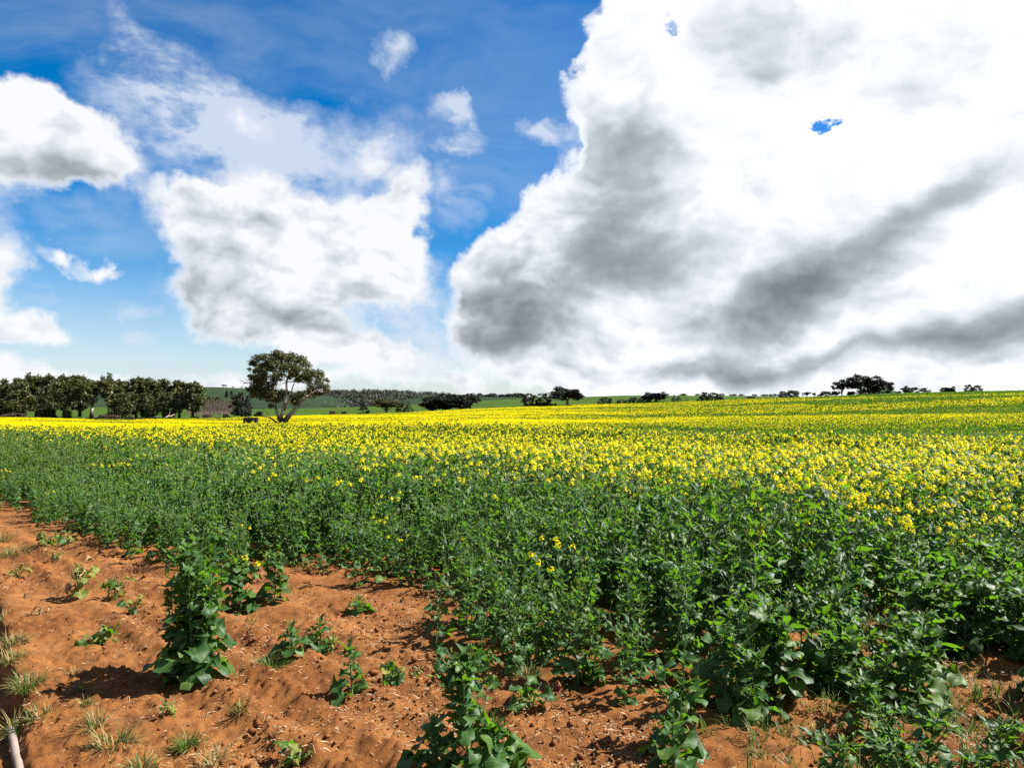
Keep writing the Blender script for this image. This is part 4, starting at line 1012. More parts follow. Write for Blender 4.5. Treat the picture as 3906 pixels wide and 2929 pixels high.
# the lone gum, limb by limb: (sideways, up) in metres from the foot of the trunk
TREE_D = 140.0
tx = (279.9 - 512) / 720 * TREE_D
def zl(X, Y, dep=0.0): return Vector(((X - 820) * .01045, dep, (1560 - Y) * .01045))
r = np.random.default_rng(90)
lone = thing('gum_tree', 'big lone gum tree with pale forking limbs standing in the yellow crop', 'tree', (tx, TREE_D, float(macro(tx, TREE_D)) + .05))
limbs = [
    ([(820, 1620, 0), (818, 1500, 0), (815, 1430, 0)], [.72, .60, .52]),
    ([(850, 1500, -.1), (960, 1430, -.5), (1060, 1310, -.8), (1180, 1190, -1.2), (1260, 1080, -1.5), (1400, 960, -1.8), (1560, 860, -2)], [.36, .33, .29, .26, .22, .14, .06]),
    ([(870, 1440, .2), (1000, 1280, .8), (1150, 1130, 1.2), (1230, 1000, 1.3), (1380, 840, 1.5), (1500, 640, 1.6)], [.30, .26, .20, .16, .10, .05]),
    ([(840, 1440, 0), (880, 1250, -.3), (930, 1050, -.5), (960, 900, -.5), (950, 700, -.3), (1000, 500, 0), (1080, 330, .2)], [.38, .33, .29, .25, .19, .12, .05]),
    ([(890, 1250, 0), (970, 1130, -.9), (1060, 980, -1.3), (1100, 800, -1.6), (1200, 600, -1.8)], [.24, .2, .16, .11, .05]),
    ([(820, 1440, 0), (780, 1280, -.3), (750, 1100, -.6), (700, 900, -.8), (740, 720, -.8), (820, 500, -.6), (850, 260, -.3)], [.34, .28, .24, .19, .14, .10, .05]),
    ([(800, 1420, .2), (720, 1200, .8), (640, 1000, 1.2), (550, 800, 1.4), (520, 600, 1.2), (500, 350, .8)], [.28, .22, .18, .14, .10, .05]),
    ([(770, 1470, -.1), (700, 1390, -.8), (640, 1360, -1.3), (540, 1345, -1.8)], [.20, .15, .11, .06]),
    ([(730, 1010, -.7), (600, 880, -1.6), (480, 800, -2.0), (340, 760, -2.2)], [.12, .09, .06, .03]),
    ([(640, 1000, 1.2), (480, 900, 2.2), (330, 830, 2.6)], [.12, .08, .04]),
]
mb = MB(); sprs = []
for pts, rad in limbs:
    P = [zl(*p) for p in pts]; mb.tube(P, rad, 7, 0, .5)
    if len(P) > 3: sprs += [(P[i], rad[i]) for i in range(2, len(P))] + [((P[i] + P[i + 1]) / 2, rad[i]) for i in range(2, len(P) - 1)]
trunk = obj('trunk', mb.mesh('trunk', [M['bark']], True), lone)
dead = MB()
for pts in ([(520, 800, -1.5), (380, 760, -2.2), (250, 720, -2.6), (150, 650, -2.8)], [(300, 738, -2.4), (180, 722, -2.8)], [(260, 722, -2.5), (190, 805, -2.5)], [(600, 880, -1.4), (450, 800, -2.4), (270, 745, -3)], [(350, 752, -2.2), (240, 660, -2.6)], [(220, 700, -2.7), (160, 700, -2.8)],
            [(560, 1000, -1), (420, 930, -2), (300, 900, -2.4), (170, 910, -2.6)], [(600, 1040, -1), (500, 990, -2), (410, 1000, -2.4)], [(700, 1390, -.8), (560, 1200, -1.6), (300, 1180, -2.2), (180, 1180, -2.4)], [(930, 700, 0), (880, 650, -.2), (830, 720, -.3), (810, 820, -.3)], [(945, 720, 0), (860, 740, -.2), (770, 800, -.2)], [(1180, 1190, -1.2), (1330, 1130, -1.6), (1500, 1100, -1.8)], [(1300, 1050, -1.5), (1480, 1010, -2), (1600, 1020, -2)]):
    dead.tube([zl(*p) for p in pts], np.linspace(.07, .018, len(pts)).tolist(), 4, 0, .6)
obj('dead_branches', dead.mesh('dead_branches', [M['twig']]), lone)
CR = [(740,170,90),(480,240,105),(600,250,110),(740,240,100),(860,215,105),(980,235,110),(1080,280,115),(1180,330,110),(1235,395,95),(350,365,85),(300,352,55),(430,420,95),(550,350,115),(560,450,110),(660,470,105),(330,492,55),(420,520,75),(290,590,55),(370,640,90),(480,640,100),(600,620,100),(700,640,80),(745,560,70),(310,830,75),(395,790,85),(450,870,100),(550,770,90),(620,850,110),(720,900,100),(820,950,95),(600,980,110),(510,1010,80),(700,1050,80),(800,1040,70),(840,420,105),(960,410,110),(1080,460,110),(1130,560,110),(1020,560,80),(1210,490,95),(1180,640,90),(1090,660,70),(1345,520,85),(1430,545,95),(1520,590,90),(1600,645,75),(1685,680,48),(1390,630,100),(1480,700,85),(1300,690,80),(1650,800,80),(1560,810,85),(1460,830,85),(1370,860,90),(1700,880,52),(1590,900,85),(1460,940,80),(1310,930,80),(1230,980,75),(1130,960,62),(1010,1040,90),(1090,1080,75),(760,330,85),(900,320,90),(1270,600,70),(650,1130,60),(400,930,80),(330,900,60),(470,740,90),(560,900,100),(640,760,90),(760,1000,80),(880,900,60),(540,560,100),(620,560,90)]
blobs = []
for X, Y, R in CR:
    for q in range(3):
        rad = R * .01045 * r.uniform(.68, 1.0)
        c = zl(X + r.uniform(-.45, .45) * R, Y + r.uniform(-.4, .4) * R, 0); lim = 4.2 * math.sqrt(max(.05, 1 - ((X - 960) / 900)**2 - ((Y - 650) / 640)**2))
        c.y = r.uniform(-1, 1) * lim; blobs.append((tuple(c), rad))
obj('crown', crown_mesh('crown', blobs, 290, .16, 91, M['gum'], flat=.82, shell=.15, aspect=.5), lone)
tw = MB()
for c, rad in blobs:
    c = Vector(c); a, ra = min(sprs, key=lambda p: (p[0] - c).length + .6 * max(0, p[0].z - c.z))
    mid = a.lerp(c, .5) + Vector((0, 0, -.25)); tw.tube([a, mid, c], [min(.10, ra * .6), .055, .02], 4, 0, .5, cap=False)
obj('branches', tw.mesh('branches', [M['bark']]), lone)

# kinds of tree that repeat: unit height 1, made once, then copied with their parts
def make_kind(kind, seed):
    r = np.random.default_rng(seed); mb = MB(); bl = []; H = 10.0
    if kind == 'gum':
        base = Vector((0, 0, -.4)); fork = Vector((r.uniform(-.3, .3), r.uniform(-.3, .3), r.uniform(2.0, 3.4)))
        mb.tube([base, fork * .5, fork], [.36, .29, .25], 6, 0, .5)
        nb = r.integers(5, 8)
        for i in range(nb):
            a = i * 6.283 / nb + r.uniform(-.4, .4); o = r.uniform(1.0, 3.3); z = r.uniform(6.2, 9.2) - .35 * o
            tip = Vector((math.cos(a) * o, math.sin(a) * o, z)); mid = fork.lerp(tip, .5) + Vector((0, 0, .3)); mb.tube([fork, mid, tip], [.19, .13, .05], 5, 0, .5)
            for j in range(6):
                c = tip.lerp(mid, r.uniform(0, .6)) + Vector(r.normal(size=3) * .85); bl.append((tuple(c), r.uniform(.65, 1.3)))
        mats, leaf = M['bark'], 'gum'
    elif kind == 'tall':                      # closed stand gum: foliage down low
        mb.tube([(0, 0, -.4), (.1, 0, 3), (.2, .1, 7.5)], [.34, .26, .10], 6, 0, .5)
        for i in range(64):
            z = 2.0 + 7.4 * r.uniform()**.8; w = np.interp(z, [2.4, 4.5, 7.5, 9.4], [1.5, 2.6, 2.3, .8]); a = r.uniform(0, 6.283); o = w * math.sqrt(r.uniform())
            c = Vector((math.cos(a) * o, math.sin(a) * o, z)); bl.append((tuple(c), r.uniform(.5, 1.0)))
            if i % 4 == 0: mb.tube([(.15, 0, max(1.6, z - 2.0)), tuple(c)], [.09, .03], 4, 0, .5, cap=False)
        mats, leaf = M['bark'], 'gum'
    elif kind == 'dense':
        mb.tube([(0, 0, -.4), (0, 0, 2.2), (.1, 0, 6)], [.42, .34, .12], 6, 0, .5)
        for i in range(60):
            z = 1.0 + 8.4 * r.uniform(); w = 3.9 * math.sqrt(max(0.02, 1 - ((z - 4.8) / 4.9)**2)); a = r.uniform(0, 6.283); o = w * r.uniform(.35, 1)
            bl.append(((math.cos(a) * o, math.sin(a) * o, z), r.uniform(.6, 1.15)))
        mats, leaf = M['dark_bark'], 'dense'
    elif kind == 'pine':
        mb.tube([(0, 0, -.4), (0, 0, 9)], [.28, .05], 5, 0, .5)
        for i in range(54):
            z = .6 + 9.0 * r.uniform()**1.15; w = np.interp(z, [0, 1.5, 4, 9.5], [1.7, 2.5, 2.0, .15]) * r.uniform(.5, 1.05); a = r.uniform(0, 6.283)
            bl.append(((math.cos(a) * w, math.sin(a) * w, z), r.uniform(.35, .75) * np.interp(z, [0, 10], [1.2, .6])))
        mats, leaf = M['dark_bark'], 'pine'
    else:                                     # shrub
        for i in range(5): mb.tube([(0, 0, -.4), (r.uniform(-2, 2), r.uniform(-2, 2), 5)], [.15, .05], 4, 0, .5, cap=False)
        for i in range(40):
            a = r.uniform(0, 6.283); z = 8.2 * r.uniform()**.8; o = 5.0 * math.sqrt(max(.03, 1 - (z / 9.5)**2)) * r.uniform(.2, 1)
            bl.append(((math.cos(a) * o, math.sin(a) * o, z + .5), r.uniform(.9, 1.7)))
        mats, leaf = M['dark_bark'], kind
    mat = M[leaf] if leaf in M else M['dense']
    per = {'gum': 210, 'tall': 150, 'dense': 105, 'pine': 130}.get(kind, 60); sz = {'gum': .27, 'tall': .30, 'dense': .30, 'pine': .26}.get(kind, .42)
    tr = mb.mesh('trunk', [mats], True); cr = crown_mesh('crown', bl, per, sz, seed + 1, mat, shell=.25, flat=.8 if kind == 'gum' else 1.0)
    v = np.empty(len(cr.vertices) * 3, np.float32); cr.vertices.foreach_get('co', v); v = v.reshape(-1, 3)
    return dict(trunk=tr, crown=cr, h=float(np.percentile(v[:, 2], 99.6)), w=float(np.percentile(np.abs(v[:, 0]), 98.5)) * 2)
KIND = {'gum': [make_kind('gum', 700 + 7 * q) for q in range(5)], 'tall': [make_kind('tall', 760 + 7 * q) for q in range(4)], 'dense': [make_kind('dense', 800 + 7 * q) for q in range(3)],
        'pine': [make_kind('pine', 840 + 7 * q) for q in range(3)], 'scrub': [make_kind('scrub', 870 + 7 * q) for q in range(2)], 'bright_bush': [make_kind('bright_bush', 890)], 'dark_bush': [make_kind('dark_bush', 895 + 7 * q) for q in range(2)]}
for q in KIND['dark_bush']: q['crown'].materials[0] = M['pine']
DARK = {}
def dark_crown(me):                           # crown copy recoloured near-black: the backlit look is put into the leaf colour
    if me.name not in DARK:
        c = me.copy(); c.materials[0] = M['pine']; DARK[me.name] = c
    return DARK[me.name]
_rt = random.Random(17)
def plant_tree(kind, col, top, width, d, label, cat=None, dark=False, group=None, variant=None, base=None, ground=None):
    """col, top, width: bearing, top and breadth as surveyed (in 1024ths of the view); d: distance in metres"""
    x = (col - 512) / 720 * d; z0 = float(macro(x, d)) if ground is None else float(ground(np.array([x]), np.array([d]))[0])
    h = EYE - (top - 407.5) / 720 * d - z0; w = width / 720 * d * (1.5 if kind == 'tall' else 1.12)
    ks = KIND[kind]; k = ks[_rt.randrange(len(ks)) if variant is None else variant % len(ks)]
    bush = kind in ('scrub', 'bright_bush', 'dark_bush')
    o = bpy.data.objects.new({'pine': 'cypress_tree', 'gum': 'gum_tree', 'tall': 'gum_tree', 'dense': 'leafy_tree'}.get(kind, 'shrub'), None); C.objects.link(o)
    o.location = (x, d, z0); o.rotation_euler = (0, 0, _rt.uniform(0, 6.28)); sw = w / k['w']; sh = h / k['h']; o.scale = (sw, sw, sh)
    tag(o, label, cat or ('shrub' if bush else 'tree'), group)
    obj('trunk' if not bush else 'stems', k['trunk'], o); obj('crown' if not bush else 'foliage', dark_crown(k['crown']) if dark else k['crown'], o)
    return o
def z2(zx, zy): return zx / 4.916 / 3.8145, (1400 + zy / 4.916) / 3.8145
def z3(zx, zy): return (400 + zx / 4.916) / 3.8145, (1400 + zy / 4.916) / 3.8145
def z4(zx, zy): return (1300 + zx / 3.16) / 3.8145, (1440 + zy / 3.16) / 3.8145
def z5(zx, zy): return (1950 + zx / 2.602) / 3.8145, (1420 + zy / 2.602) / 3.8145
def z6(zx, zy): return (2750 + zx / 1.9135) / 3.8145, (1400 + zy / 1.9135) / 3.8145
def z7(zx, zy): return (700 + zx / 7.373) / 3.8145, (1420 + zy / 7.373) / 3.8145
def grove(conv, sc, rows):
    for kind, zx, zy, w, d, label, kw in rows:
        c, t = conv(zx, zy); plant_tree(kind, c, t, w / sc / 3.8145, d, label, **kw)
# the wood at left
grove(z2, 4.916, [
    ('dense', 880, 335, 370, 262, 'rounded dense olive tree with leaves to the ground, in front of the wood at left', {}),
    ('gum', 1720, 175, 860, 264, 'spreading olive gum tree with a pale lower trunk at the roadside', dict(variant=0)),
    ('gum', 190, 210, 380, 300, 'gum tree with thin see-through crown at the left end of the wood', {}),
    ('gum', 490, 140, 330, 310, 'tall gum rising above the round olive tree, leaning crown on its left', {}),
    ('tall', 690, 170, 300, 312, 'brownish gum crown behind the round olive tree', {}),
    ('tall', 850, 175, 280, 318, 'dark gum behind the right shoulder of the round olive tree', {}),
    ('gum', 990, 160, 280, 305, 'gum with domed top between the round olive tree and the roadside gum', {}),
    ('tall', 1210, 165, 290, 300, 'tall dark gum with open top just left of the roadside gum', {}),
    ('tall', 1500, 178, 300, 320, 'gum whose crown shows behind the left half of the roadside gum', {}),
    ('gum', 2030, 140, 300, 318, 'highest gum of the wood, its top right of the roadside gum', {}),
    ('tall', 420, 430, 330, 285, 'lower rusty green tree left of the round olive tree', {}),
    ('tall', 230, 610, 190, 278, 'small grey green tree with dark thin trunk near the left edge', {}),
    ('tall', 60, 600, 180, 280, 'small drooping tree cut by the left edge of the picture', {}),
    ('tall', -40, 420, 200, 320, 'dark green tree half outside the left edge of the picture', {}),
    ('bright_bush', 1265, 800, 150, 262, 'golden green bush at the roadside in front of the wood', {}),
    ('scrub', 240, 868, 500, 266, 'long brown hedge of scrub at the left end of the crop', {}),
    ('scrub', 950, 885, 220, 262, 'grey brown scrub at the foot of the round olive tree', {}),
    ('scrub', 1960, 880, 280, 250, 'dark brown scrub right of the pale roadside trunk', {}),
])
grove(z3, 4.916, [
    ('dense', 270, 470, 400, 262, 'olive gold leafy tree with low foliage beside the roadside gum', {}),
    ('tall', 300, 255, 300, 300, 'thin topped gum with bare twigs behind the olive gold tree', {}),
    ('tall', 590, 208, 260, 300, 'dark gum with a rounded top, first right of the bare twigged one', {}),
    ('tall', 735, 208, 230, 312, 'dark gum with a notched crown in the middle of the right half of the wood', {}),
    ('tall', 890, 250, 230, 300, 'dark gum filling the dip between two higher crowns', {}),
    ('tall', 1105, 233, 280, 304, 'broad dark gum with flat dome in the right half of the wood', {}),
    ('tall', 1400, 258, 320, 290, 'rust tinged gum near the right end of the wood', {}),
    ('tall', 1650, 290, 270, 280, 'last gum at the right end of the wood, olive lit on its right side', {}),
    ('tall', 480, 480, 260, 284, 'shaded lower tree between the olive gold tree and the dark gums', {}),
    ('dense', 800, 480, 330, 282, 'black shaded tree low in the right half of the wood', {}),
    ('dense', 1200, 470, 340, 280, 'black shaded tree behind the fallen log', {}),
    ('scrub', 130, 885, 330, 248, 'grey purple scrub bush at the crop edge below the olive gold tree', {}),
    ('scrub', 1930, 878, 200, 262, 'dark low bush alone on the green strip right of the wood', {}),
    ('dense', 1900, 540, 250, 420, 'olive tree behind the bare saplings, left of two', {}),
    ('dense', 2090, 550, 260, 425, 'olive tree behind the bare saplings, right of two', {}),
])
grove(z7, 7.373, [
    ('dense', 1640, 568, 560, 285, 'broad black green tree left of the lone gum', {'dark': True}),
    ('dense', 1420, 760, 420, 420, 'olive tree just left of the broad black green tree', {}),
    ('dark_bush', 1200, 1165, 180, 270, 'low black bush at the foot of the broad black green tree', {}),
    ('dark_bush', 2130, 1080, 230, 272, 'black bush right of the dark box behind the crop', {}),
])
# low scrub along the left half of the far crop edge
for i, (zx, zy, w, d) in enumerate([(520, 940, 200, 243), (700, 935, 190, 247), (960, 930, 190, 250), (1120, 945, 200, 252), (1290, 940, 180, 254), (1480, 945, 200, 256), (1700, 915, 170, 258), (1830, 940, 160, 260), (2130, 930, 180, 262)]):
    c, t = z3(zx, zy); plant_tree('scrub' if i % 3 else 'dark_bush', c, t, w / 18.75, d, 'low dark scrub along the edge of the yellow crop before the wood', group='scrub along the crop edge by the wood')
grove(z4, 3.16, [
    ('pine', 270, 280, 132, 292, 'single dark cypress standing apart, first tree right of the lone gum', {}),
    ('dark_bush', 42, 405, 64, 292, 'small round dark bush left of the single cypress', {}),
    ('scrub', -95, 395, 100, 292, 'brown bush on green field just right of the lone gum', {}),
    ('gum', 560, 255, 270, 295, 'brown tinted gum with see-through middle, left of two cypresses', {'variant': 2}),
    ('pine', 725, 243, 110, 294, 'taller of the two cypresses beside the brown tinted gum', {}),
    ('pine', 815, 290, 100, 293, 'shorter of the two cypresses beside the brown tinted gum', {}),
    ('pine', 868, 365, 44, 293, 'sapling cypress touching the right side of the cypress pair', {}),
    ('tall', 1110, 226, 190, 296, 'left half of a broad double crowned dark gum by the crop', {'dark': True}),
    ('tall', 1265, 224, 200, 297, 'right half of a broad double crowned dark gum by the crop', {'dark': True}),
    ('tall', 1450, 216, 180, 296, 'dense dark tree leaning against an open gum with bare trunk', {'dark': True}),
    ('gum', 1560, 205, 170, 297, 'open gum showing its bare trunk at the right end of the second clump', {'dark': True, 'variant': 1}),
    ('dark_bush', 1000, 396, 30, 293, 'tiny dark bush between the cypresses and the double crowned gum', {}),
    ('scrub', 1795, 366, 100, 294, 'flat brown bush alone on the edge of the green field', {}),
])
grove(z5, 2.602, [
    ('dense', 180, 207, 140, 294, 'black rounded tree, left one of the paired block', {'dark': True}),
    ('dense', 315, 207, 140, 295, 'black rounded tree, right one of the paired block', {'dark': True}),
    ('dark_bush', 400, 308, 34, 293, 'small black bush between the paired block and the flat topped gum', {}),
    ('dark_bush', 438, 305, 36, 293, 'small black bush at the left foot of the flat topped gum', {}),
    ('gum', 560, 146, 270, 290, 'flat topped gum with sky showing through its crown, tallest of the row', {'dark': True, 'variant': 3}),
    ('dense', 930, 247, 130, 286, 'wide black tree alone right of the flat topped gum', {'dark': True}),
    ('dense', 1105, 267, 112, 282, 'lowest black tree in the row on the rising crop edge', {'dark': True}),
    ('dense', 1225, 244, 110, 280, 'black tree at the left end of the long black clump', {'dark': True}),
    ('dense', 1320, 242, 100, 278, 'black tree in the middle of the long black clump', {'dark': True}),
    ('gum', 1390, 198, 160, 278, 'dark gum over the long clump, left crown of two', {'dark': True, 'variant': 4}),
    ('gum', 1480, 192, 180, 279, 'dark gum over the long clump, right crown of two', {'dark': True, 'variant': 0}),
    ('pine', 1615, 218, 56, 274, 'taller pointed cypress right of the long black clump', {}),
    ('pine', 1662, 225, 66, 274, 'shorter pointed cypress right of the long black clump', {}),
    ('pine', 1745, 256, 22, 272, 'tiny thin sapling alone against the green field', {}),
    ('dark_bush', 1850, 264, 44, 270, 'small black bush left of a wide black tree', {}),
    ('dense', 1925, 195, 100, 270, 'wide black tree with ragged top before the skyline', {'dark': True}),
    ('dense', 2000, 198, 110, 270, 'smooth black tree joined to the ragged topped one', {'dark': True}),
    ('dark_bush', 2082, 234, 48, 268, 'round black bush right of the smooth black tree', {}),
])
grove(z6, 1.9135, [
    ('dark_bush', 215, 210, 60, 320, 'low dark bush half hidden by the crop on the brow', {}),
    ('dense', 455, 175, 70, 290, 'dark tree on the brow of the crop, left of a touching pair', {'dark': True}),
    ('dense', 525, 168, 90, 290, 'dark tree on the brow of the crop, right of a touching pair', {'dark': True}),
    ('gum', 626, 180, 44, 420, 'small thin gum far behind the brow', {'dark': True}),
    ('gum', 680, 184, 30, 420, 'smallest thin gum far behind the brow', {'dark': True}),
    ('dense', 770, 175, 100, 300, 'low black tree on the brow left of the leaning slender gum', {'dark': True}),
    ('gum', 838, 176, 44, 330, 'small gum between the low black tree and the slender gum', {'dark': True}),
    ('gum', 880, 90, 88, 300, 'slender gum with a bare crooked trunk on the brow', {'dark': True, 'variant': 2}),
    ('dark_bush', 950, 175, 50, 300, 'dark bush under the left side of the biggest gum on the brow', {}),
    ('gum', 1030, 57, 190, 300, 'biggest gum on the brow of the crop, tallest on the skyline at right', {'dark': True, 'variant': 1}),
    ('gum', 1150, 82, 170, 303, 'broad gum joined to the right side of the biggest gum on the brow', {'dark': True, 'variant': 4}),
    ('dense', 1080, 130, 190, 304, 'black undergrowth tree filling the space below the two big gums', {'dark': True}),
    ('dark_bush', 1300, 174, 40, 310, 'little dark bush left of an umbrella shaped tree on the brow', {}),
    ('gum', 1362, 138, 96, 300, 'umbrella shaped dark gum on the brow', {'dark': True}),
    ('dense', 1465, 151, 110, 302, 'low spreading dark tree right of the umbrella shaped gum', {'dark': True}),
    ('gum', 1668, 139, 104, 300, 'airy gum alone on the brow with sky through its crown', {'dark': True}),
    ('dark_bush', 1620, 168, 36, 300, 'little bush beside the airy gum', {}),
    ('dense', 1810, 127, 66, 300, 'last dark tree on the brow, left of a joined pair', {'dark': True}),
    ('dense', 1870, 132, 76, 300, 'last dark tree on the brow, right of a joined pair', {'dark': True}),
])
# small trees on the skyline beyond
g = 'small trees on the far skyline'
for zx, zy, w in ((100, 193, 30), (150, 195, 36), (245, 194, 36), (322, 196, 50), (366, 195, 30), (392, 192, 24)):
    c, t = z6(zx, zy); plant_tree('dense', c, t, w / 1.9135 / 3.8145, 640, 'small dark tree on the skyline beyond the green field', dark=True, group=g)
for zx, zy, w in ((1695, 210, 60), (1720, 208, 50), (1850, 210, 46), (2090, 208, 56), (2180, 215, 40)):
    c, t = z5(zx, zy); plant_tree('dense', c, t, w / 2.602 / 3.8145, 690, 'small dark tree on the skyline beyond the green field', dark=True, group=g)
for i, zx in enumerate(range(1190, 2230, 44)):
    c, t = z4(zx + _rt.uniform(-10, 10), _rt.uniform(180, 205)); plant_tree('dense', c, t, _rt.uniform(55, 90) / 3.16 / 3.8145, 1150, 'tiny tree in the line along the far ridge', dark=True, group='line of trees on the far ridge', ground=h_tree)
for zx, zy, w, l in ((1130, 335, 120, 'round tree on the crest of the green hill'), (1380, 385, 70, 'small tree on the green hill right of the round one'), (1640, 405, 70, 'pale thin tree on the sloping end of the green hill, left of two'), (1750, 395, 80, 'pale thin tree on the sloping end of the green hill, right of two')):
    c, t = z7(zx, zy); plant_tree('gum', c, t, w / 7.373 / 3.8145, 1480, l, dark=True, ground=h_green)
for zx, zy, w, l in ((1210, 505, 80, 'dark bush on the flank of the green hill, larger of two'), (1350, 512, 70, 'dark bush on the flank of the green hill, smaller of two')):
    c, t = z7(zx, zy); plant_tree('dark_bush', c, t, w / 7.373 / 3.8145, 1150, l, ground=h_green)
# far wood on the ridge: nobody could count it
r = np.random.default_rng(300)
n = 5200; u = r.uniform((250 - 512) / 720, (455 - 512) / 720, n); y = r.uniform(860, 2150, n); x = u * y
hz = h_wood(x, y); pr = .62 * np.interp(y, [860, 1250, 1500, 1850, 1960, 2040, 2150], [1, 1, .85, .35, .5, 1, .6]) * sstep(.30, .55, fbm(x * .006, y * .006, 311, 3) + np.where(y < 1350, .3, 0))
ok = r.uniform(size=n) < pr; x, y, hz = x[ok], y[ok], hz[ok]
bl = [((a, b, c + q * .55), q * .75) for a, b, c, q in zip(x, y, hz, r.uniform(4.0, 7.5, len(x)))]
M['woodland'] = foliage_mat('woodland_leaves', rgb(.020, .024, .014), rgb(.030, .034, .020), rgb(.046, .044, .030), rgb(.02, .024, .010), .1)
v, f, t = leaf_cloud(None, bl, 1.3, 1.1, r, shell=.3, aspect=.8)
tag(obj('woodland', make_mesh('woodland', v, f, mats=[M['woodland']], attr={'tint': t})), kind='stuff')
# bare brown saplings behind the green strip
mb = MB()
for i in range(420):
    c = r.uniform(187, 236); d = r.uniform(330, 395); x0 = (c - 512) / 720 * d; z0 = float(macro(x0, d)); h = r.uniform(3.5, 7.5)
    mb.tube([(x0, d, z0), (x0 + r.uniform(-.2, .2), d, z0 + h * .5), (x0 + r.uniform(-.5, .5), d, z0 + h)], [.09, .07, .02], 3, 0, r.uniform(), cap=False)
    for j in range(5): 
        q = r.uniform(.25, .8); mb.tube([(x0, d, z0 + h * q), (x0 + r.uniform(-.6, .6), d, z0 + h * (q + .25))], [.05, .02], 3, 0, r.uniform(), cap=False)
tag(obj('saplings', mb.mesh('saplings', [M['twig']])), kind='stuff')
# fallen log, mast, post
def at_px(c, d, dz=0.0):
    x = (c - 512) / 720 * d; return Vector((x, d, float(macro(x, d)) + dz))
a = at_px(z3(1115, 0)[0], 262); b = at_px(z3(1320, 0)[0], 266)
log = MB(); log.tube([a + Vector((0, 0, .3)), a.lerp(b, .45) + Vector((0, 0, 1.5)), a.lerp(b, .6) + Vector((0, 0, 1.3)), b + Vector((0, 0, 2.0))], [.35, .32, .22, .10], 7, 0, .5)
log.tube([a.lerp(b, .55) + Vector((0, 0, 1.4)), a.lerp(b, .7) + Vector((0, 0, .2))], [.2, .08], 5, 0, .5); log.tube([a.lerp(b, .4) + Vector((0, 0, 1.3)), a.lerp(b, .38) + Vector((.5, .3, 3.0))], [.12, .04], 5, 0, .5)
M['log'] = plain('weathered_wood', rgb(.34, .25, .18), .9, .1, rgb(.50, .40, .31), 1.0)
tag(obj('fallen_log', log.mesh('fallen_log', [M['log']], True)), 'weathered fallen tree trunk lying on the green strip before the wood', 'log')
c, t = z7(460, 250); xm = (c - 512) / 720 * 1490; zb = float(h_green(np.array([xm]), np.array([1490.0]))[0]); zt = EYE - (t - 407.5) / 720 * 1490
mst = MB()
for i in range(3): 
    q = i * 2.094; mst.tube([(math.cos(q) * .55, math.sin(q) * .55, -1), (math.cos(q) * .3, math.sin(q) * .3, zt - zb)], [.16, .10], 4, 0, .5)
nz = 14
for i in range(nz):
    for j in range(3):
        q0, q1 = j * 2.094, (j + 1) * 2.094; z0, z1 = (zt - zb) * i / nz, (zt - zb) * (i + 1) / nz
        mst.tube([(math.cos(q0) * .45, math.sin(q0) * .45, z0), (math.cos(q1) * .45, math.sin(q1) * .45, z1)], [.06, .06], 3, 0, .5, cap=False)
M['steel'] = plain('galvanised_steel', rgb(.16, .17, .19), .6, .3)
tag(obj('radio_mast', mst.mesh('radio_mast', [M['steel']]), loc=(xm, 1490, zb)), 'thin lattice mast on the crest of the green hill', 'mast')
c = z2(1575, 0)[0]; p = at_px(c, 243); mb = MB()
mb.tube([(0, 0, -.2), (0, 0, 1.15)], [.07, .07], 8, 0, .5); mb.tube([(0, 0, 1.15), (0, 0, 1.2)], [.075, .03], 8, 0, .5)
M['white'] = plain('white_paint', rgb(.75, .75, .72), .5, .3)
tag(obj('guide_post', mb.mesh('guide_post', [M['white']]), loc=p), 'short white post beside the road left of the pale roadside trunk', 'post')

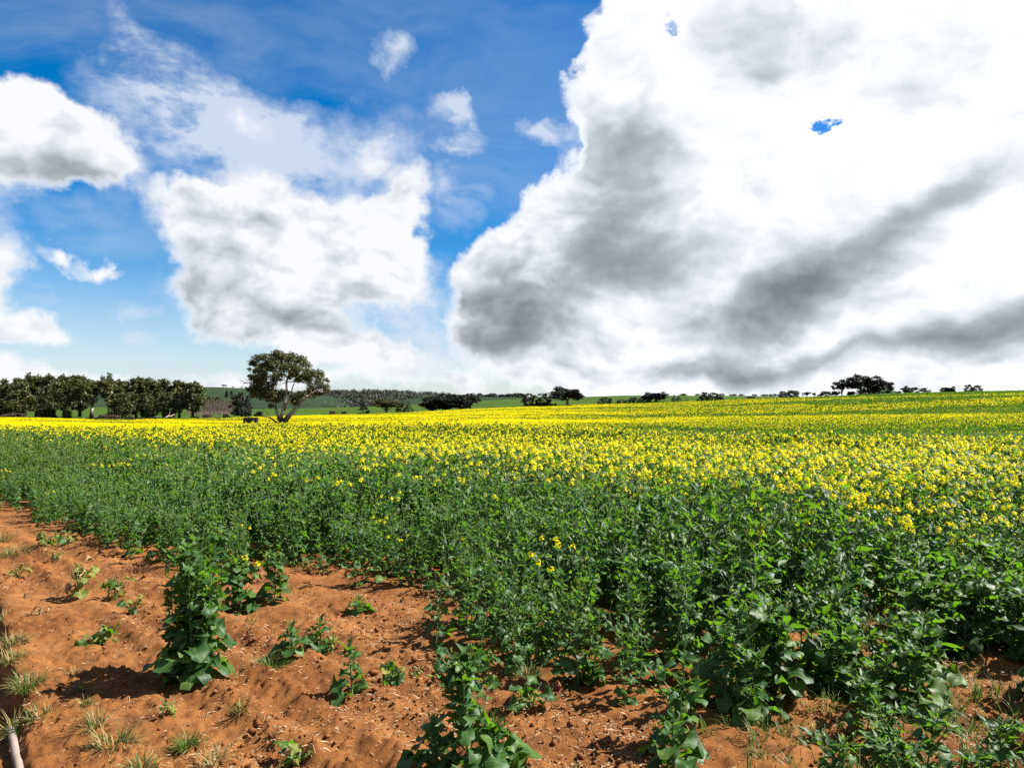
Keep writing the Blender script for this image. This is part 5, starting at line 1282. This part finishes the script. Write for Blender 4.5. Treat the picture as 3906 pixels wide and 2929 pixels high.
# ------------------------------------------------------------------ the dark box in the crop beside the lone gum
def box(mb, x0, x1, y0, y1, z0, z1, bev=.03, mi=0):
    bm_v = []
    for z, ins in ((z0, bev), (z0 + bev, 0), (z1 - bev, 0), (z1, bev)):
        bm_v += [(x0 + ins, y0 + ins, z), (x1 - ins, y0 + ins, z), (x1 - ins, y1 - ins, z), (x0 + ins, y1 - ins, z)]
    f = [[3, 2, 1, 0], [12, 13, 14, 15]]
    for i in range(3):
        for j in range(4): f.append([i * 4 + j, i * 4 + (j + 1) % 4, (i + 1) * 4 + (j + 1) % 4, (i + 1) * 4 + j])
    mb.add(bm_v, f, None, mi)
M['black'] = plain('black_sheet', rgb(.012, .013, .014), .5, .3, rgb(.02, .02, .02), 2)
M['greyplate'] = plain('worn_plate', rgb(.20, .22, .20), .6, .3, rgb(.32, .34, .32), 3)
bx = ((900 + 282 / 4.88) / 3.8145 - 512) / 720 * 133; bz = float(macro(bx, 133)); rt = thing('field_box', 'black rectangular metal box on legs in the yellow crop left of the lone gum', 'box', (bx, 133, bz), .12)
zt = EYE - ((1300 + 1428 / 4.88) / 3.8145 - 407.5) / 720 * 133 - bz; zb = EYE - ((1300 + 1552 / 4.88) / 3.8145 - 407.5) / 720 * 133 - bz
hw = 243 / 4.88 / 3.8145 / 720 * 133 / 2
mb = MB(); box(mb, -hw, hw, -.7, .7, max(zb, .1), zt); obj('body', mb.mesh('body', [M['black']]), rt)
for sx in (-1, 1):
    for sy in (-1, 1):
        mb = MB(); box(mb, sx * (hw - .12) - .06, sx * (hw - .12) + .06, sy * .55 - .06, sy * .55 + .06, -.1, max(zb, .1) + .002, .01); obj('leg', mb.mesh('leg', [M['black']]), rt)
mb = MB(); box(mb, -hw - .03, hw + .03, -.74, .74, zt + .003, zt + .07, .01); obj('lid', mb.mesh('lid', [M['black']]), rt)
mb = MB(); box(mb, hw * .42, hw * .68, -.72, -.703, zt - .62, zt - .25, .004); obj('plate', mb.mesh('plate', [M['greyplate']]), rt)
mb = MB(); mb.tube([(-hw * .3, 0, zt + .07), (-hw * .3, 0, zt + .16)], [.12, .12], 10); mb.tube([(hw * .1, .1, zt + .07), (hw * .1, .1, zt + .2)], [.09, .06], 10); obj('hatch', mb.mesh('hatch', [M['black']]), rt)
